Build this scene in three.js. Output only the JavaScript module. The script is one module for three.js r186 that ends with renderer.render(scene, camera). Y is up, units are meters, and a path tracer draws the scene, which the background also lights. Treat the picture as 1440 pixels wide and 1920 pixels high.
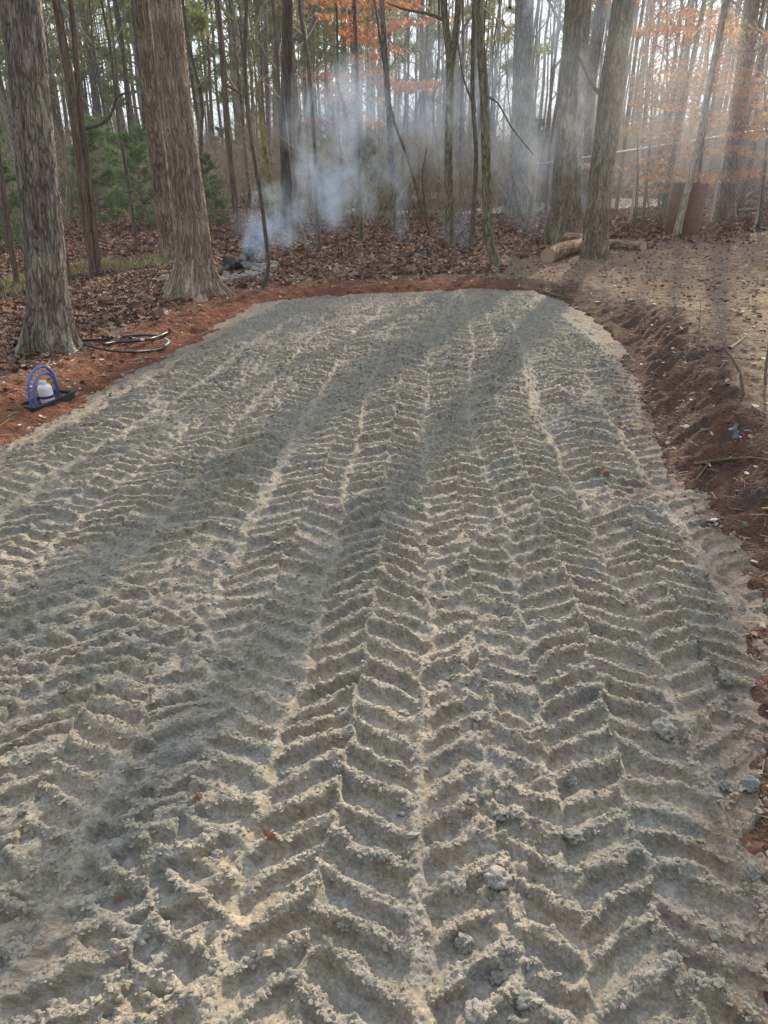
import * as THREE from 'three';
import { mergeGeometries, mergeVertices } from 'three/addons/utils/BufferGeometryUtils.js';
import { createNoise2D, createNoise3D } from 'simplex-noise';

// ------------------------------------------------------------------ camera, sky, sun, exposure
const scene = new THREE.Scene();
const EYE = 1.65, PITCH = 26.5 * Math.PI / 180, F = 1387;
const camera = new THREE.PerspectiveCamera(2 * Math.atan(960 / F) * 180 / Math.PI, 0.75, 0.05, 600);
camera.position.set(0, EYE, 0);
camera.rotation.set(-PITCH, 0, 0);

const SUN_AZ = 21 * Math.PI / 180, SUN_EL = 28 * Math.PI / 180;      // to the right of straight ahead, above the woods
const sunDir = new THREE.Vector3(Math.sin(SUN_AZ) * Math.cos(SUN_EL), Math.sin(SUN_EL), -Math.cos(SUN_AZ) * Math.cos(SUN_EL));
{
  const W = 512, H = 256, data = new Float32Array(W * H * 4);
  for (let j = 0; j < H; j++) for (let i = 0; i < W; i++) {
    const el = ((j + 0.5) / H - 0.5) * Math.PI, az = ((i + 0.5) / W - 0.5) * 2 * Math.PI;
    const x = Math.cos(el) * Math.cos(az), y = Math.sin(el), z = Math.cos(el) * Math.sin(az);
    const c = Math.max(-1, Math.min(1, x * sunDir.x + y * sunDir.y + z * sunDir.z));
    const up = Math.max(0, y), hz = Math.pow(1 - up, 3);
    const glow = 0.55 * Math.pow(Math.max(0, c), 24) + 0.25 * Math.pow(Math.max(0, c), 5);
    const k = (j * W + i) * 4;
    data[k] = 0.56 + 0.28 * hz + glow; data[k + 1] = 0.66 + 0.27 * hz + glow * 0.92; data[k + 2] = 0.80 + 0.20 * hz + glow * 0.75; data[k + 3] = 1;
    if (y < 0) { data[k] = 0.3; data[k + 1] = 0.26; data[k + 2] = 0.22; }
  }
  const sky = new THREE.DataTexture(data, W, H, THREE.RGBAFormat, THREE.FloatType);
  sky.mapping = THREE.EquirectangularReflectionMapping; sky.magFilter = THREE.LinearFilter; sky.needsUpdate = true;
  scene.background = sky; scene.environment = sky;
}
const sun = new THREE.DirectionalLight(new THREE.Color(1.0, 0.85, 0.64), 5);
sun.position.copy(sunDir).multiplyScalar(120); scene.add(sun, sun.target);
sun.castShadow = true; sun.shadow.radius = 2.2; sun.shadow.mapSize.set(4096, 4096);
Object.assign(sun.shadow.camera, { left: -40, right: 40, top: 40, bottom: -40, near: 1, far: 260 });
scene.fog = new THREE.FogExp2(new THREE.Color(0.93, 0.96, 1.0), 0.002);
const renderer = new THREE.WebGLRenderer({ antialias: true });
renderer.toneMapping = THREE.LinearToneMapping;
renderer.toneMappingExposure = 1.74;
renderer.shadowMap.enabled = true;
renderer.setSize(768, 1024);

// ------------------------------------------------------------------ helpers
function rng(seed) { let a = seed >>> 0; return () => { a = (a + 0x6D2B79F5) | 0; let t = Math.imul(a ^ (a >>> 15), 1 | a); t = (t + Math.imul(t ^ (t >>> 7), 61 | t)) ^ t; return ((t ^ (t >>> 14)) >>> 0) / 4294967296; }; }
const R = rng(7), n2 = createNoise2D(rng(11)), n3 = createNoise3D(rng(12));
const clamp = (x, a = 0, b = 1) => x < a ? a : x > b ? b : x;
const sst = (a, b, x) => { const t = clamp((x - a) / (b - a)); return t * t * (3 - 2 * t); };
const mix = (a, b, t) => a + (b - a) * t;
const V = (x, y, z) => new THREE.Vector3(x, y, z);
function lut(pts) { return (q) => { if (q <= pts[0][0]) return pts[0][1]; for (let i = 1; i < pts.length; i++) if (q <= pts[i][0]) { const [a, b] = pts[i - 1], [c, d] = pts[i]; const t = (q - a) / (c - a); return b + (d - b) * (t * t * (3 - 2 * t) * 0.5 + t * 0.5); } return pts[pts.length - 1][1]; }; }
function hash2(i, j, s = 0) { let h = Math.imul(i, 374761393) + Math.imul(j, 668265263) + Math.imul(s, 1274126177); h = Math.imul(h ^ (h >>> 13), 1274126177); return ((h ^ (h >>> 16)) >>> 0) / 4294967296; }
function clods(x, y, s) {                      // rounded lumps, 0 .. 1
  const ix = Math.floor(x), iy = Math.floor(y); let best = 0;
  for (let a = -1; a <= 1; a++) for (let b = -1; b <= 1; b++) {
    const i = ix + a, j = iy + b, r = 0.3 + 0.45 * hash2(i, j, s + 2);
    const dx = i + hash2(i, j, s) - x, dy = j + hash2(i, j, s + 1) - y, q = 1 - (dx * dx + dy * dy) / (r * r);
    if (q > 0) { const v = Math.sqrt(q) * r * 1.33; if (v > best) best = v; }
  }
  return best;
}
const taken = {};
function numbered(n) { const k = taken[n] = (taken[n] ?? -1) + 1; return k ? `${n}_${String(k).padStart(3, '0')}` : n; }
function shade(o) { o.traverse((m) => { if (m.isMesh) { m.castShadow = m.receiveShadow = true; } }); return o; }
function tag(o, label, category, group, kind) { if (label) o.userData.label = label; if (category) o.userData.category = category; if (group) o.userData.group = group; if (kind) o.userData.kind = kind; return o; }
function thing(name, label, category, group) { const g = new THREE.Group(); g.name = numbered(name); scene.add(g); return tag(g, label, category, group); }
function part(name, geo, mat, parent) { const m = new THREE.Mesh(geo, mat); m.name = name; m.castShadow = m.receiveShadow = true; parent.add(m); return m; }
function single(name, geo, mat, label, category, group) { const m = new THREE.Mesh(geo, mat); m.name = numbered(name); m.castShadow = m.receiveShadow = true; scene.add(m); return tag(m, label, category, group); }
function structure(name, geo, mat) { const m = new THREE.Mesh(geo, mat); m.name = name; m.castShadow = m.receiveShadow = true; scene.add(m); m.userData.kind = 'structure'; return m; }
function scatter(name, geo, mat, list, label, category) {        // list of { p, q, s, c }
  const m = new THREE.InstancedMesh(geo, mat, list.length), M = new THREE.Matrix4(); m.name = name;
  list.forEach((e, i) => { M.compose(e.p, e.q, typeof e.s === 'number' ? V(e.s, e.s, e.s) : e.s); m.setMatrixAt(i, M); if (e.c) m.setColorAt(i, e.c); });
  m.castShadow = m.receiveShadow = true; scene.add(m); return tag(m, label, category, null, 'stuff');
}
const rotY = (a) => new THREE.Quaternion().setFromAxisAngle(V(0, 1, 0), a);
const rotE = (x, y, z) => new THREE.Quaternion().setFromEuler(new THREE.Euler(x, y, z));
const col = (r, g, b) => new THREE.Color().setRGB(r, g, b);

// ------------------------------------------------------------------ shape of the land; x to the right, d forward (z = -d)
const padLeft = lut([[0, -2.75], [3, -2.5], [4.09, -2.30], [4.66, -2.19], [5.44, -2.1], [6.21, -1.9], [7.19, -1.68], [8.0, -1.6], [8.5, -1.5], [10, -1.3]]);
const padRight = lut([[0, 0.62], [0.9, 0.82], [1.32, 0.95], [1.54, 1.05], [2.1, 1.33], [2.57, 1.56], [3.25, 1.62], [4.09, 1.64], [5.51, 1.92], [7.0, 2.2], [7.54, 2.2], [8.81, 2.1], [9.51, 1.87], [10, 1.8]]);
const padFar = lut([[-2, 8.2], [-1.36, 8.75], [-0.77, 9.15], [0.4, 9.4], [1.22, 9.65], [1.87, 9.5], [2.3, 9.0]]);
function padInside(x, d) {                      // metres inside the edge of the gravel, negative outside
  const e = 0.05 * n2(x * 2.1, d * 2.1) + 0.035 * n2(x * 7, d * 7) + 0.015 * n2(x * 23, d * 23);
  return Math.min(x - padLeft(d), padRight(d) - x, padFar(x) - d) + e;
}
function landBase(x, d) {
  let h = 0.05 * n2(x * 0.16 + 9, d * 0.16) * sst(9, 16, d) + 0.03 * n2(x * 0.6, d * 0.6) * sst(10, 13, d);
  h += 0.062 * (Math.sqrt((x - 2.6) ** 2 + 0.6) + (x - 2.6)) * 0.5 * (1 - 0.75 * sst(8, 30, x)) * sst(0.5, 6, d);     // the ground climbs to the right
  h += 1.0 * sst(24, 90, d) + 0.5 * n2(x * 0.05, d * 0.05 + 3) * sst(20, 40, d);
  h -= 0.35 * sst(-6, -14, x) * sst(8, 18, d);
  return h;
}
function outsideHeight(x, d, s) {
  const o = Math.max(0, -s), right = sst(0.2, 1.0, x) * (1 - sst(8.3, 9.3, d));
  const bank = mix(0.07, 0.035, sst(0.5, 2.2, d)) * 0 + (0.07 + 0.2 * sst(1.3, 2.8, d) * (1 - sst(6.4, 8.8, d)));
  let h = landBase(x, d);
  h += right * bank * sst(0.02, 0.5, o) + (1 - right) * (0.055 * sst(0.0, 0.3, o));
  const clay = sst(1.1, 0.25, o);
  h += clay * (0.022 * n2(x * 3.1, d * 3.1) + 0.016 * n2(x * 8.3, d * 8.3) + 0.008 * n2(x * 21, d * 21));
  h += 0.006 * n2(x * 5, d * 5) + 0.004 * n2(x * 14, d * 14);
  if (right > 0.1 && d > 3 && d < 6.8) h += right * sst(0.0, 0.1, o) * sst(0.7, 0.4, o) * 0.016 * Math.max(0, Math.sin((d + 0.12 * x + 0.03 * n2(x * 3, d * 3)) * 50)) * sst(3, 3.6, d) * sst(6.8, 5.8, d);
  return h;
}
// tyre tracks: centre line x(d), half width, lug spacing, slant of the lugs, strength, height of the middle ridge
const TR = [
  { c: lut([[0, -2.55], [3, -2.2], [6, -1.55], [10, -0.75]]), w: 0.2, p: 0.098, k: 0.35, a: 0.9, m: 0.2, o: 0.1 },
  { c: lut([[0, -2.15], [3, -1.72], [6, -1.12], [10, -0.35]]), w: 0.2, p: 0.098, k: 0.42, a: 1, m: 0.5, o: 0.35 },
  { c: lut([[0, -1.5], [3, -1.3], [6, -0.85], [10, 0.0]]), w: 0.2, p: 0.098, k: 0.4, a: 0.9, m: 0.1, o: 0.7 },
  { c: lut([[0, 1.9], [3, 1.62], [6, 1.75], [10, 1.62]]), w: 0.19, p: 0.102, k: 0.45, a: 0.9, m: 0.1, o: 0.15 },
  { c: lut([[0, -1.08], [2, -0.96], [4, -0.82], [7, -0.5], [10, 0.3]]), w: 0.2, p: 0.102, k: 0.45, a: 0.95, m: 0.2, o: 0.5 },
  { c: lut([[0, -0.62], [1.2, -0.56], [2, -0.52], [4, -0.32], [7, -0.1], [10, 0.65]]), w: 0.225, p: 0.107, k: 0.5, a: 0.9, m: 0.3, o: 0.9 },
  { c: lut([[0, 1.2], [1.3, 1.12], [2.5, 1.15], [4, 1.22], [7, 1.5], [10, 1.35]]), w: 0.2, p: 0.102, k: 0.55, a: 1, m: 0.15, o: 0.6 },
  { c: lut([[0, 0.3], [1.3, 0.3], [2.5, 0.36], [4, 0.42], [7, 0.62], [10, 1.0]]), w: 0.2, p: 0.107, k: 0.55, a: 1, m: -0.25, o: 0.25 },
  { c: lut([[0, -0.16], [1.3, -0.17], [2.4, -0.03], [4, 0.02], [7, 0.22], [10, 0.8]]), w: 0.2, p: 0.107, k: 0.6, a: 1, m: 0.85, o: 0.0, sure: true },
  { c: lut([[0, 0.64], [1.3, 0.66], [2, 0.74], [3, 0.78], [4.8, 0.78], [7, 1.05], [10, 1.2]]), w: 0.205, p: 0.106, k: 0.5, a: 1, m: 1.0, o: 0.4, sure: true },
  { c: lut([[0, -0.38], [1, -0.5], [2, -0.8], [3.5, -1.25], [6, -1.9]]), w: 0.21, p: 0.125, k: -0.55, a: 0.95, m: 0.5, o: 0.2, far: 3.2, over: true },
  { c: lut([[0, -1.05], [1, -1.0], [2, -1.25], [3.5, -1.7], [6, -2.3]]), w: 0.21, p: 0.125, k: -0.5, a: 0.9, m: 0.4, o: 0.1, far: 3.4, over: true },
];
for (const t of TR) { t.arc = new Float32Array(1101); t.cx = new Float32Array(1101); for (let i = 0; i <= 1100; i++) { t.cx[i] = t.c(i / 100); } for (let q = 0; q < 6; q++) { const b = t.cx.slice(); for (let i = 20; i <= 1080; i++) t.cx[i] = (b[i - 20] + b[i - 10] + b[i] + b[i + 10] + b[i + 20]) / 5; } for (let i = 1; i <= 1100; i++) t.arc[i] = t.arc[i - 1] + Math.hypot(0.01, t.cx[i] - t.cx[i - 1]); }
const tab = (a, d) => { const q = clamp(d * 100, 0, 1099.9), i = q | 0; return a[i] + (a[i + 1] - a[i]) * (q - i); };
let lastRidge = 0, lastRough = 0;
function padHeight(x0, d0) {
  const wx = 0.02 * n2(x0 * 3.3, d0 * 3.3) + 0.009 * n2(x0 * 9 + 5, d0 * 9);
  const wd = 0.02 * n2(x0 * 3.3 + 50, d0 * 3.3) + 0.010 * n2(x0 * 9 + 55, d0 * 9);
  const x = x0 + wx, d = d0 + wd;
  const big = 0.016 * n2(x0 * 0.9, d0 * 0.9) + 0.008 * n2(x0 * 2.6, d0 * 2.6);
  const rub = sst(0.26, 0.85, n2(x0 * 0.9 + 20, d0 * 0.7 + 3) + 0.35 * n2(x0 * 4, d0 * 4) + 0.9 * Math.exp(-(((x0 - 0.3 - 0.03 * n2(d0 * 3, 4)) / 0.07) ** 2)) * sst(2.4, 1.9, d0));       // stretches where the prints broke up
  let h = 0.010 * n2(x * 9, d * 9), ridge = 0.5, rough = 0.8;
  for (let i = 0; i < TR.length; i++) {
    const t = TR[i], cx = tab(t.cx, d), tt = x - cx;
    if (tt > t.w * 1.45 || tt < -t.w * 1.45) continue;
    if (t.far && d > t.far) continue;
    const at = Math.abs(tt), u = at / t.w, s = tab(t.arc, d) + t.o;
    const wear = 0.78 + 0.22 * sst(-0.5, 0.25, n2(x0 * 1.1 + i * 7, d0 * 0.8 + i * 3));
    const a = t.sure ? 0.9 + 0.1 * wear : t.a * wear * (1 - 0.55 * rub);
    const inT = t.over ? sst(1.25, 0.85, u) : sst(1.06, 0.97, u);
    let f = (s + t.k * at) / t.p + (tt > 0 ? 0.5 : 0) * 1; f -= Math.floor(f);
    const lug = Math.floor((s + t.k * at) / t.p + (tt > 0 ? 0.5 : 0));
    const lh = 0.62 + 0.6 * hash2(lug, i * 2 + (tt > 0 ? 1 : 0), 5);
    const q = Math.abs(f - 0.5) * 2;                     // 0 at the crest of the soil between two lugs
    let r = (1 - sst(0.24, 0.54, q)) * lh;
    r *= 1 - 0.35 * sst(0.75, 1, u);
    const mid = Math.exp(-((at / 0.018) ** 2)) * Math.abs(t.m) * (0.75 + 0.4 * n2(s * 5, i));
    r = Math.max(r, mid);
    const th = -0.021 + 0.037 * r + (r < 0.1 ? 0.002 * n2(x * 18, d * 18) : 0);
    const bz = (u - 1.08) / 0.11, berm = Math.exp(-bz * bz) * (0.55 + 0.55 * n2(s * 4.3, i * 5 + (tt > 0 ? 2 : 0)));
    if (t.over) { const fade = sst(t.far, t.far - 0.8, d), k = inT * a * fade; if (th * k > h) { h = mix(h, th, k); } ridge = Math.max(ridge, r * k); rough = Math.max(rough, (0.12 + 0.9 * r) * k); continue; }
    h = mix(h, th, inT * a); ridge = mix(ridge, r, inT * a); rough = mix(rough, 0.12 + 0.9 * r, inT * a);
    if (berm > 0.02 && u > 0.93) { const k = Math.max(0, berm) * a; h = Math.max(h, mix(h, 0.022, clamp(k))); ridge = Math.max(ridge, k); rough = Math.max(rough, k * 0.9); }
  }
  rough = clamp(Math.max(rough, rub * 0.9));
  h += big;
  if (rub > 0) h += rub * 0.012 * n2(x * 13, d * 13);
  const c1 = clods(x0 * 42, d0 * 42, 1), c2 = clods(x0 * 85 + 3, d0 * 85, 7);
  const sel = sst(-0.2, 0.4, n2(x0 * 16, d0 * 16));
  const flatTop = rough * (0.5 + 0.6 * sst(0.5, 0.95, rough));
  h += flatTop * (0.012 * c1 * sel + 0.0055 * c2) + 0.0006 * n2(x0 * 60, d0 * 60);
  lastRidge = ridge; lastRough = rough;
  return h;
}
function surface(x, d) { const s = padInside(x, d); return s > 0 ? padHeight(x, d) + 0.008 : outsideHeight(x, d, s); }
// a pixel of the photograph as a direction, and the place where it meets the land
function ray(px, py) { const X = (px - 720) / F, Y = (960 - py) / F; return V(X, Y * Math.cos(PITCH) - Math.sin(PITCH), Math.cos(PITCH) + Y * Math.sin(PITCH)); }
function onLand(px, py) {
  const r = ray(px, py); let lo = 0.3, t = 0.3;
  for (; t < 120; t += 0.05) { if (EYE + r.y * t < surface(r.x * t, r.z * t)) break; lo = t; }
  for (let i = 0, hi = t; i < 20; i++) { const m = (lo + hi) / 2; if (EYE + r.y * m < surface(r.x * m, r.z * m)) hi = m; else lo = m; }
  return V(r.x * lo, surface(r.x * lo, r.z * lo), -r.z * lo);
}
function atDepth(px, py, d) { const r = ray(px, py), t = d / r.z; return V(r.x * t, EYE + r.y * t, -d); }

// ------------------------------------------------------------------ textures
function tile(N, M, fn, srgb) {
  const a = new Uint8Array(N * M * 4);
  for (let j = 0; j < M; j++) for (let i = 0; i < N; i++) { const v = fn(i / N, j / M), k = (j * N + i) * 4; if (typeof v === 'number') a[k] = a[k + 1] = a[k + 2] = clamp(v) * 255; else { a[k] = clamp(v[0]) * 255; a[k + 1] = clamp(v[1]) * 255; a[k + 2] = clamp(v[2]) * 255; } a[k + 3] = 255; }
  const t = new THREE.DataTexture(a, N, M, THREE.RGBAFormat); t.wrapS = t.wrapT = THREE.RepeatWrapping; t.magFilter = THREE.LinearFilter; t.minFilter = THREE.LinearMipmapLinearFilter; t.generateMipmaps = true;
  if (srgb) t.colorSpace = THREE.SRGBColorSpace; t.needsUpdate = true; return t;
}
const lat = (i, j, P, Q, s) => hash2(((i % P) + P) % P, ((j % Q) + Q) % Q, s);
function vn(u, v, P, Q, s) { const x = u * P, y = v * Q, i = Math.floor(x), j = Math.floor(y); let a = x - i, b = y - j; a = a * a * (3 - 2 * a); b = b * b * (3 - 2 * b); return mix(mix(lat(i, j, P, Q, s), lat(i + 1, j, P, Q, s), a), mix(lat(i, j + 1, P, Q, s), lat(i + 1, j + 1, P, Q, s), a), b); }
const grainBump = tile(1024, 1024, (u, v) => 0.30 * vn(u, v, 24, 24, 1) + 0.40 * vn(u, v, 60, 60, 2) + 0.30 * vn(u, v, 130, 130, 3));
const grainColor = tile(1024, 1024, (u, v) => { const g = 0.87 + 0.14 * (vn(u, v, 30, 30, 5) - 0.5) + 0.22 * (vn(u, v, 90, 90, 6) - 0.5) + 0.16 * (vn(u, v, 230, 230, 7) - 0.5); const w = vn(u, v, 9, 9, 8) - 0.5; return [g + 0.05 * w, g + 0.02 * w, g - 0.03 * w]; }, true);
const barkHeight = (u, v, f, s) => {            // long ridges that fork and break, with plates across them
  const w = 0.10 * (vn(u, v, 5, 6, s) - 0.5) + 0.04 * (vn(u, v, 13, 22, s + 1) - 0.5);
  const v2 = (v + 1 + 0.09 * (vn(u, v, 9, 7, s + 8) - 0.5) + 0.03 * (vn(u, v, 24, 20, s + 9) - 0.5)) % 1;
  const r1 = 1 - Math.abs(2 * vn((u + w + 2) % 1, v2, f, Math.round(f * 0.9), s + 2) - 1), r2 = 1 - Math.abs(2 * vn((u + w * 0.7 + 2) % 1, v2, f * 2, f * 2, s + 3) - 1);
  const br = vn(u, v2, f, f * 2, s + 4);
  return clamp(1 - 0.95 * Math.pow(r1, 3.2) - 0.42 * Math.pow(r2, 4) - 0.25 * sst(0.66, 0.8, br)) * 0.85 + 0.15 * vn(u, v, 120, 160, s + 6);
};
const oakBump = tile(512, 1024, (u, v) => barkHeight(u, v, 24, 20));
const oakColor = tile(512, 1024, (u, v) => { const h = barkHeight(u, v, 24, 20), g = 0.40 + 0.42 * h + 0.18 * (vn(u, v, 7, 7, 31) - 0.5) + 0.16 * (vn(u, v, 90, 140, 32) - 0.5), l = sst(0.56, 0.72, vn(u, v, 6, 9, 33) * 0.7 + vn(u, v, 40, 50, 34) * 0.3); return [g + 0.02 + 0.07 * l, g - 0.01 + 0.09 * l, g - 0.05 + 0.09 * l]; }, true);
const pineBump = tile(512, 1024, (u, v) => barkHeight(u, v, 16, 50));
const pineColor = tile(512, 1024, (u, v) => { const h = barkHeight(u, v, 16, 50), g = 0.5 + 0.3 * h + 0.22 * (vn(u, v, 8, 12, 61) - 0.5), r = vn(u, v, 11, 24, 62); return [g + 0.03 + 0.03 * r, g, g - 0.03 - 0.02 * r]; }, true);

// ------------------------------------------------------------------ materials
const std = (o) => new THREE.MeshStandardMaterial({ roughness: 0.95, ...o });
const withRepeat = (t, x, y) => { const c = t.clone(); c.repeat.set(x, y); c.needsUpdate = true; return c; };
const matPad = std({ vertexColors: true, map: withRepeat(grainColor, 1.6, 1.6), bumpMap: withRepeat(grainBump, 2.2, 2.2), bumpScale: 0.0022, roughness: 0.97 });
const matLand = std({ vertexColors: true, map: withRepeat(grainColor, 1.1, 1.1), bumpMap: withRepeat(grainBump, 1.3, 1.3), bumpScale: 0.016, roughness: 1 });
const bark = (c, map, bump, s = 0.02, extra = {}) => std({ color: c, map, bumpMap: bump, bumpScale: s, ...extra });
const M = {
  oak: bark(col(0.62, 0.55, 0.47), oakColor, oakBump, 0.028), oakWarm: bark(col(0.62, 0.50, 0.39), oakColor, oakBump, 0.028), oakV: bark(col(1, 1, 1), oakColor, oakBump, 0.012, { vertexColors: true }),
  mossy: bark(col(0.46, 0.45, 0.32), oakColor, oakBump, 0.012), pale: bark(col(0.78, 0.74, 0.66), oakColor, oakBump, 0.008), dark: bark(col(0.20, 0.165, 0.14), pineColor, pineBump, 0.02),
  pine: bark(col(0.36, 0.29, 0.235), pineColor, pineBump, 0.02), grey: bark(col(0.40, 0.36, 0.32), oakColor, oakBump, 0.012), lime: bark(col(0.55, 0.62, 0.10), oakColor, oakBump, 0.01), tan: bark(col(0.60, 0.47, 0.33), oakColor, oakBump, 0.008),
  twig: std({ color: col(0.22, 0.17, 0.13) }), twigLight: std({ color: col(0.42, 0.33, 0.24) }),
  needle: new THREE.MeshPhysicalMaterial({ color: col(0.30, 0.34, 0.09), roughness: 0.8, transmission: 0.5, thickness: 0, side: THREE.DoubleSide }),
  needleYoung: new THREE.MeshPhysicalMaterial({ color: col(0.15, 0.24, 0.075), roughness: 0.8, transmission: 0.3, thickness: 0, side: THREE.DoubleSide }),
  leafDead: std({ color: 0xffffff, roughness: 0.8, side: THREE.DoubleSide }),
  beech: new THREE.MeshPhysicalMaterial({ color: col(0.56, 0.32, 0.155), roughness: 0.9, transmission: 0.5, thickness: 0, side: THREE.DoubleSide, vertexColors: true }),
  rust: std({ color: col(0.20, 0.075, 0.04), map: grainColor, bumpMap: grainBump, bumpScale: 0.004, roughness: 0.85, metalness: 0.2 }),
  galv: std({ color: col(0.55, 0.57, 0.58), roughness: 0.45, metalness: 0.75 }), hose: std({ color: col(0.018, 0.018, 0.02), roughness: 0.38 }), hoseGrey: std({ color: col(0.34, 0.34, 0.33), roughness: 0.4 }),
  blue: std({ color: col(0.035, 0.13, 0.42), roughness: 0.35 }), white: std({ color: col(0.80, 0.80, 0.84), roughness: 0.4 }), purple: std({ color: col(0.06, 0.012, 0.14), roughness: 0.5 }), blackPlastic: std({ color: col(0.022, 0.024, 0.028), roughness: 0.5 }),
  char: std({ color: col(0.018, 0.016, 0.015), bumpMap: grainBump, bumpScale: 0.02, roughness: 0.9 }), ash: std({ color: col(0.20, 0.19, 0.18), map: grainColor, bumpMap: grainBump, bumpScale: 0.02 }), wood: bark(col(0.72, 0.50, 0.37), oakColor, oakBump, 0.006), cutWood: std({ color: col(0.62, 0.44, 0.30), map: grainColor }),
  stone: std({ color: col(0.30, 0.285, 0.25), map: grainColor, bumpMap: grainBump, bumpScale: 0.003 }), stonePale: std({ color: col(0.36, 0.33, 0.285), map: grainColor, bumpMap: grainBump, bumpScale: 0.003 }), ribbon: std({ color: col(0.75, 0.16, 0.2), side: THREE.DoubleSide }), wire: std({ color: col(0.42, 0.43, 0.43), roughness: 0.5, metalness: 0.6 }),
};

// ------------------------------------------------------------------ the gravel pad and the ground round it
function graded(a, b, step) { const out = [a]; let x = a; while (x < b) { x += step(x); out.push(Math.min(x, b)); } return out; }
function sheet(xs, ds, height, color, uvs = 0.5) {
  const nx = xs.length, nd = ds.length, P = new Float32Array(nx * nd * 3), C = new Float32Array(nx * nd * 3), U = new Float32Array(nx * nd * 2), I = new Uint32Array((nx - 1) * (nd - 1) * 6);
  let k = 0, q = 0;
  for (let j = 0; j < nd; j++) for (let i = 0; i < nx; i++) { const x = xs[i], d = ds[j], n = j * nx + i; P[n * 3] = x; P[n * 3 + 1] = height(x, d); P[n * 3 + 2] = -d; const c = color(x, d); C[n * 3] = c[0]; C[n * 3 + 1] = c[1]; C[n * 3 + 2] = c[2]; U[n * 2] = x + 0.35 * P[n * 3 + 1]; U[n * 2 + 1] = d + uvs * P[n * 3 + 1]; }
  for (let j = 0; j < nd - 1; j++) for (let i = 0; i < nx - 1; i++) { const a = j * nx + i, b = a + 1, c = a + nx, e = c + 1; I[q++] = a; I[q++] = b; I[q++] = e; I[q++] = a; I[q++] = e; I[q++] = c; }
  const g = new THREE.BufferGeometry(); g.setAttribute('position', new THREE.BufferAttribute(P, 3)); g.setAttribute('color', new THREE.BufferAttribute(C, 3)); g.setAttribute('uv', new THREE.BufferAttribute(U, 2)); g.setIndex(new THREE.BufferAttribute(I, 1)); g.computeVertexNormals(); return g;
}
{
  const xs = graded(-2.95, 2.5, (x) => 0.0052 + 0.0045 * sst(0.9, 2.2, Math.abs(x - 0.1)));
  const ds = graded(0.35, 10.0, (d) => 0.0043 * Math.pow(Math.max(0.9, d), 0.85));
  let ins = 0;
  const geo = sheet(xs, ds, (x, d) => { ins = padInside(x, d); if (ins < -0.25) return -0.3; return padHeight(x, d) * mix(0.35, 1, sst(0, 0.22, ins)) - 0.28 * sst(-0.02, -0.2, ins); }, (x, d) => {
    const n = 0.5 + 0.5 * n2(x * 0.7 + 4, d * 0.7), f = n2(x * 6 + 3, d * 6), e = n2(x * 27, d * 27), damp = sst(0.1, 0.6, n2(x * 1.7 + 30, d * 1.7) * 0.7 + 0.4 * f);
    let r = 0.328 + 0.03 * n + 0.02 * f + 0.02 * e, g = 0.288 + 0.025 * n + 0.02 * f + 0.02 * e, b = 0.232 + 0.012 * n + 0.018 * f + 0.02 * e;
    r *= 1 - 0.12 * damp; g *= 1 - 0.09 * damp; b *= 1 - 0.04 * damp;
    const edge = sst(0.30, 0.02, ins + 0.10 * n2(x * 5, d * 5)) * 0.5 + 0.85 * sst(0.45, 0.75, n2(x * 2.2 + 70, d * 2.2) + 0.3 * n2(x * 14, d * 14)) * sst(0.8, 0.1, padRight(d) - x) * sst(2.2, 3.2, d) * sst(6, 4, d);
    const spot = sst(0.80, 0.9, n2(x * 7 + 90, d * 7) * 0.75 + 0.4 * n2(x * 24, d * 24)) * 0.55;
    const c = clamp(edge + spot) * 0.8; return [mix(r, 0.17, c), mix(g, 0.085, c), mix(b, 0.05, c)];
  });
  structure('gravel_pad', geo, matPad);
}
function groundColor(x, d, s) {
  const o = -s, a = n2(x * 1.3, d * 1.3), f = n2(x * 5, d * 5), e = n2(x * 19, d * 19);
  const leafy = [0.115 + 0.03 * f, 0.066 + 0.015 * f, 0.043 + 0.01 * f], clay = [0.215 + 0.05 * f + 0.03 * e, 0.072 + 0.018 * f + 0.01 * e, 0.033 + 0.008 * f], dark = [0.080 + 0.02 * f, 0.046 + 0.01 * f, 0.031], dirt = [0.285 + 0.04 * f + 0.03 * e, 0.195 + 0.03 * f + 0.02 * e, 0.125 + 0.02 * f + 0.01 * e];
  const rightSide = sst(-0.3, 0.9, x - mix(padRight(d) - 0.75, 1.1, sst(8, 10, d)) + 0.25 * a);
  const dirtAmt = rightSide * sst(0.35, 0.8, o + 0.15 * f) * sst(14.5, 11.5, d + 0.8 * a - 0.25 * Math.max(0, x - 3));
  const edgeW = mix(1.0, 0.62, rightSide) + 0.2 * a;
  const clayAmt = sst(edgeW, edgeW - 0.3, o + 0.12 * e);
  const c = [0, 0, 0], rr = sst(-0.35, 0.35, a + 0.5 * e + (1 - rightSide) * 0.75);
  for (let i = 0; i < 3; i++) { let v = mix(leafy[i], dirt[i], dirtAmt); const cl = mix(dark[i] * 1.25, clay[i], rr * mix(1, 0.22, rightSide)); c[i] = Math.max(0.01, mix(v, cl, clayAmt)); }
  const road = sst(19.2, 19.6, d + 0.3 * a) * sst(22, 21.6, d + 0.3 * a) * sst(-2, 0, x) * sst(9, 7, x); for (let i = 0; i < 3; i++) c[i] = mix(c[i], [0.36, 0.31, 0.24][i], road * 0.8);
  return c;
}
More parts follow.
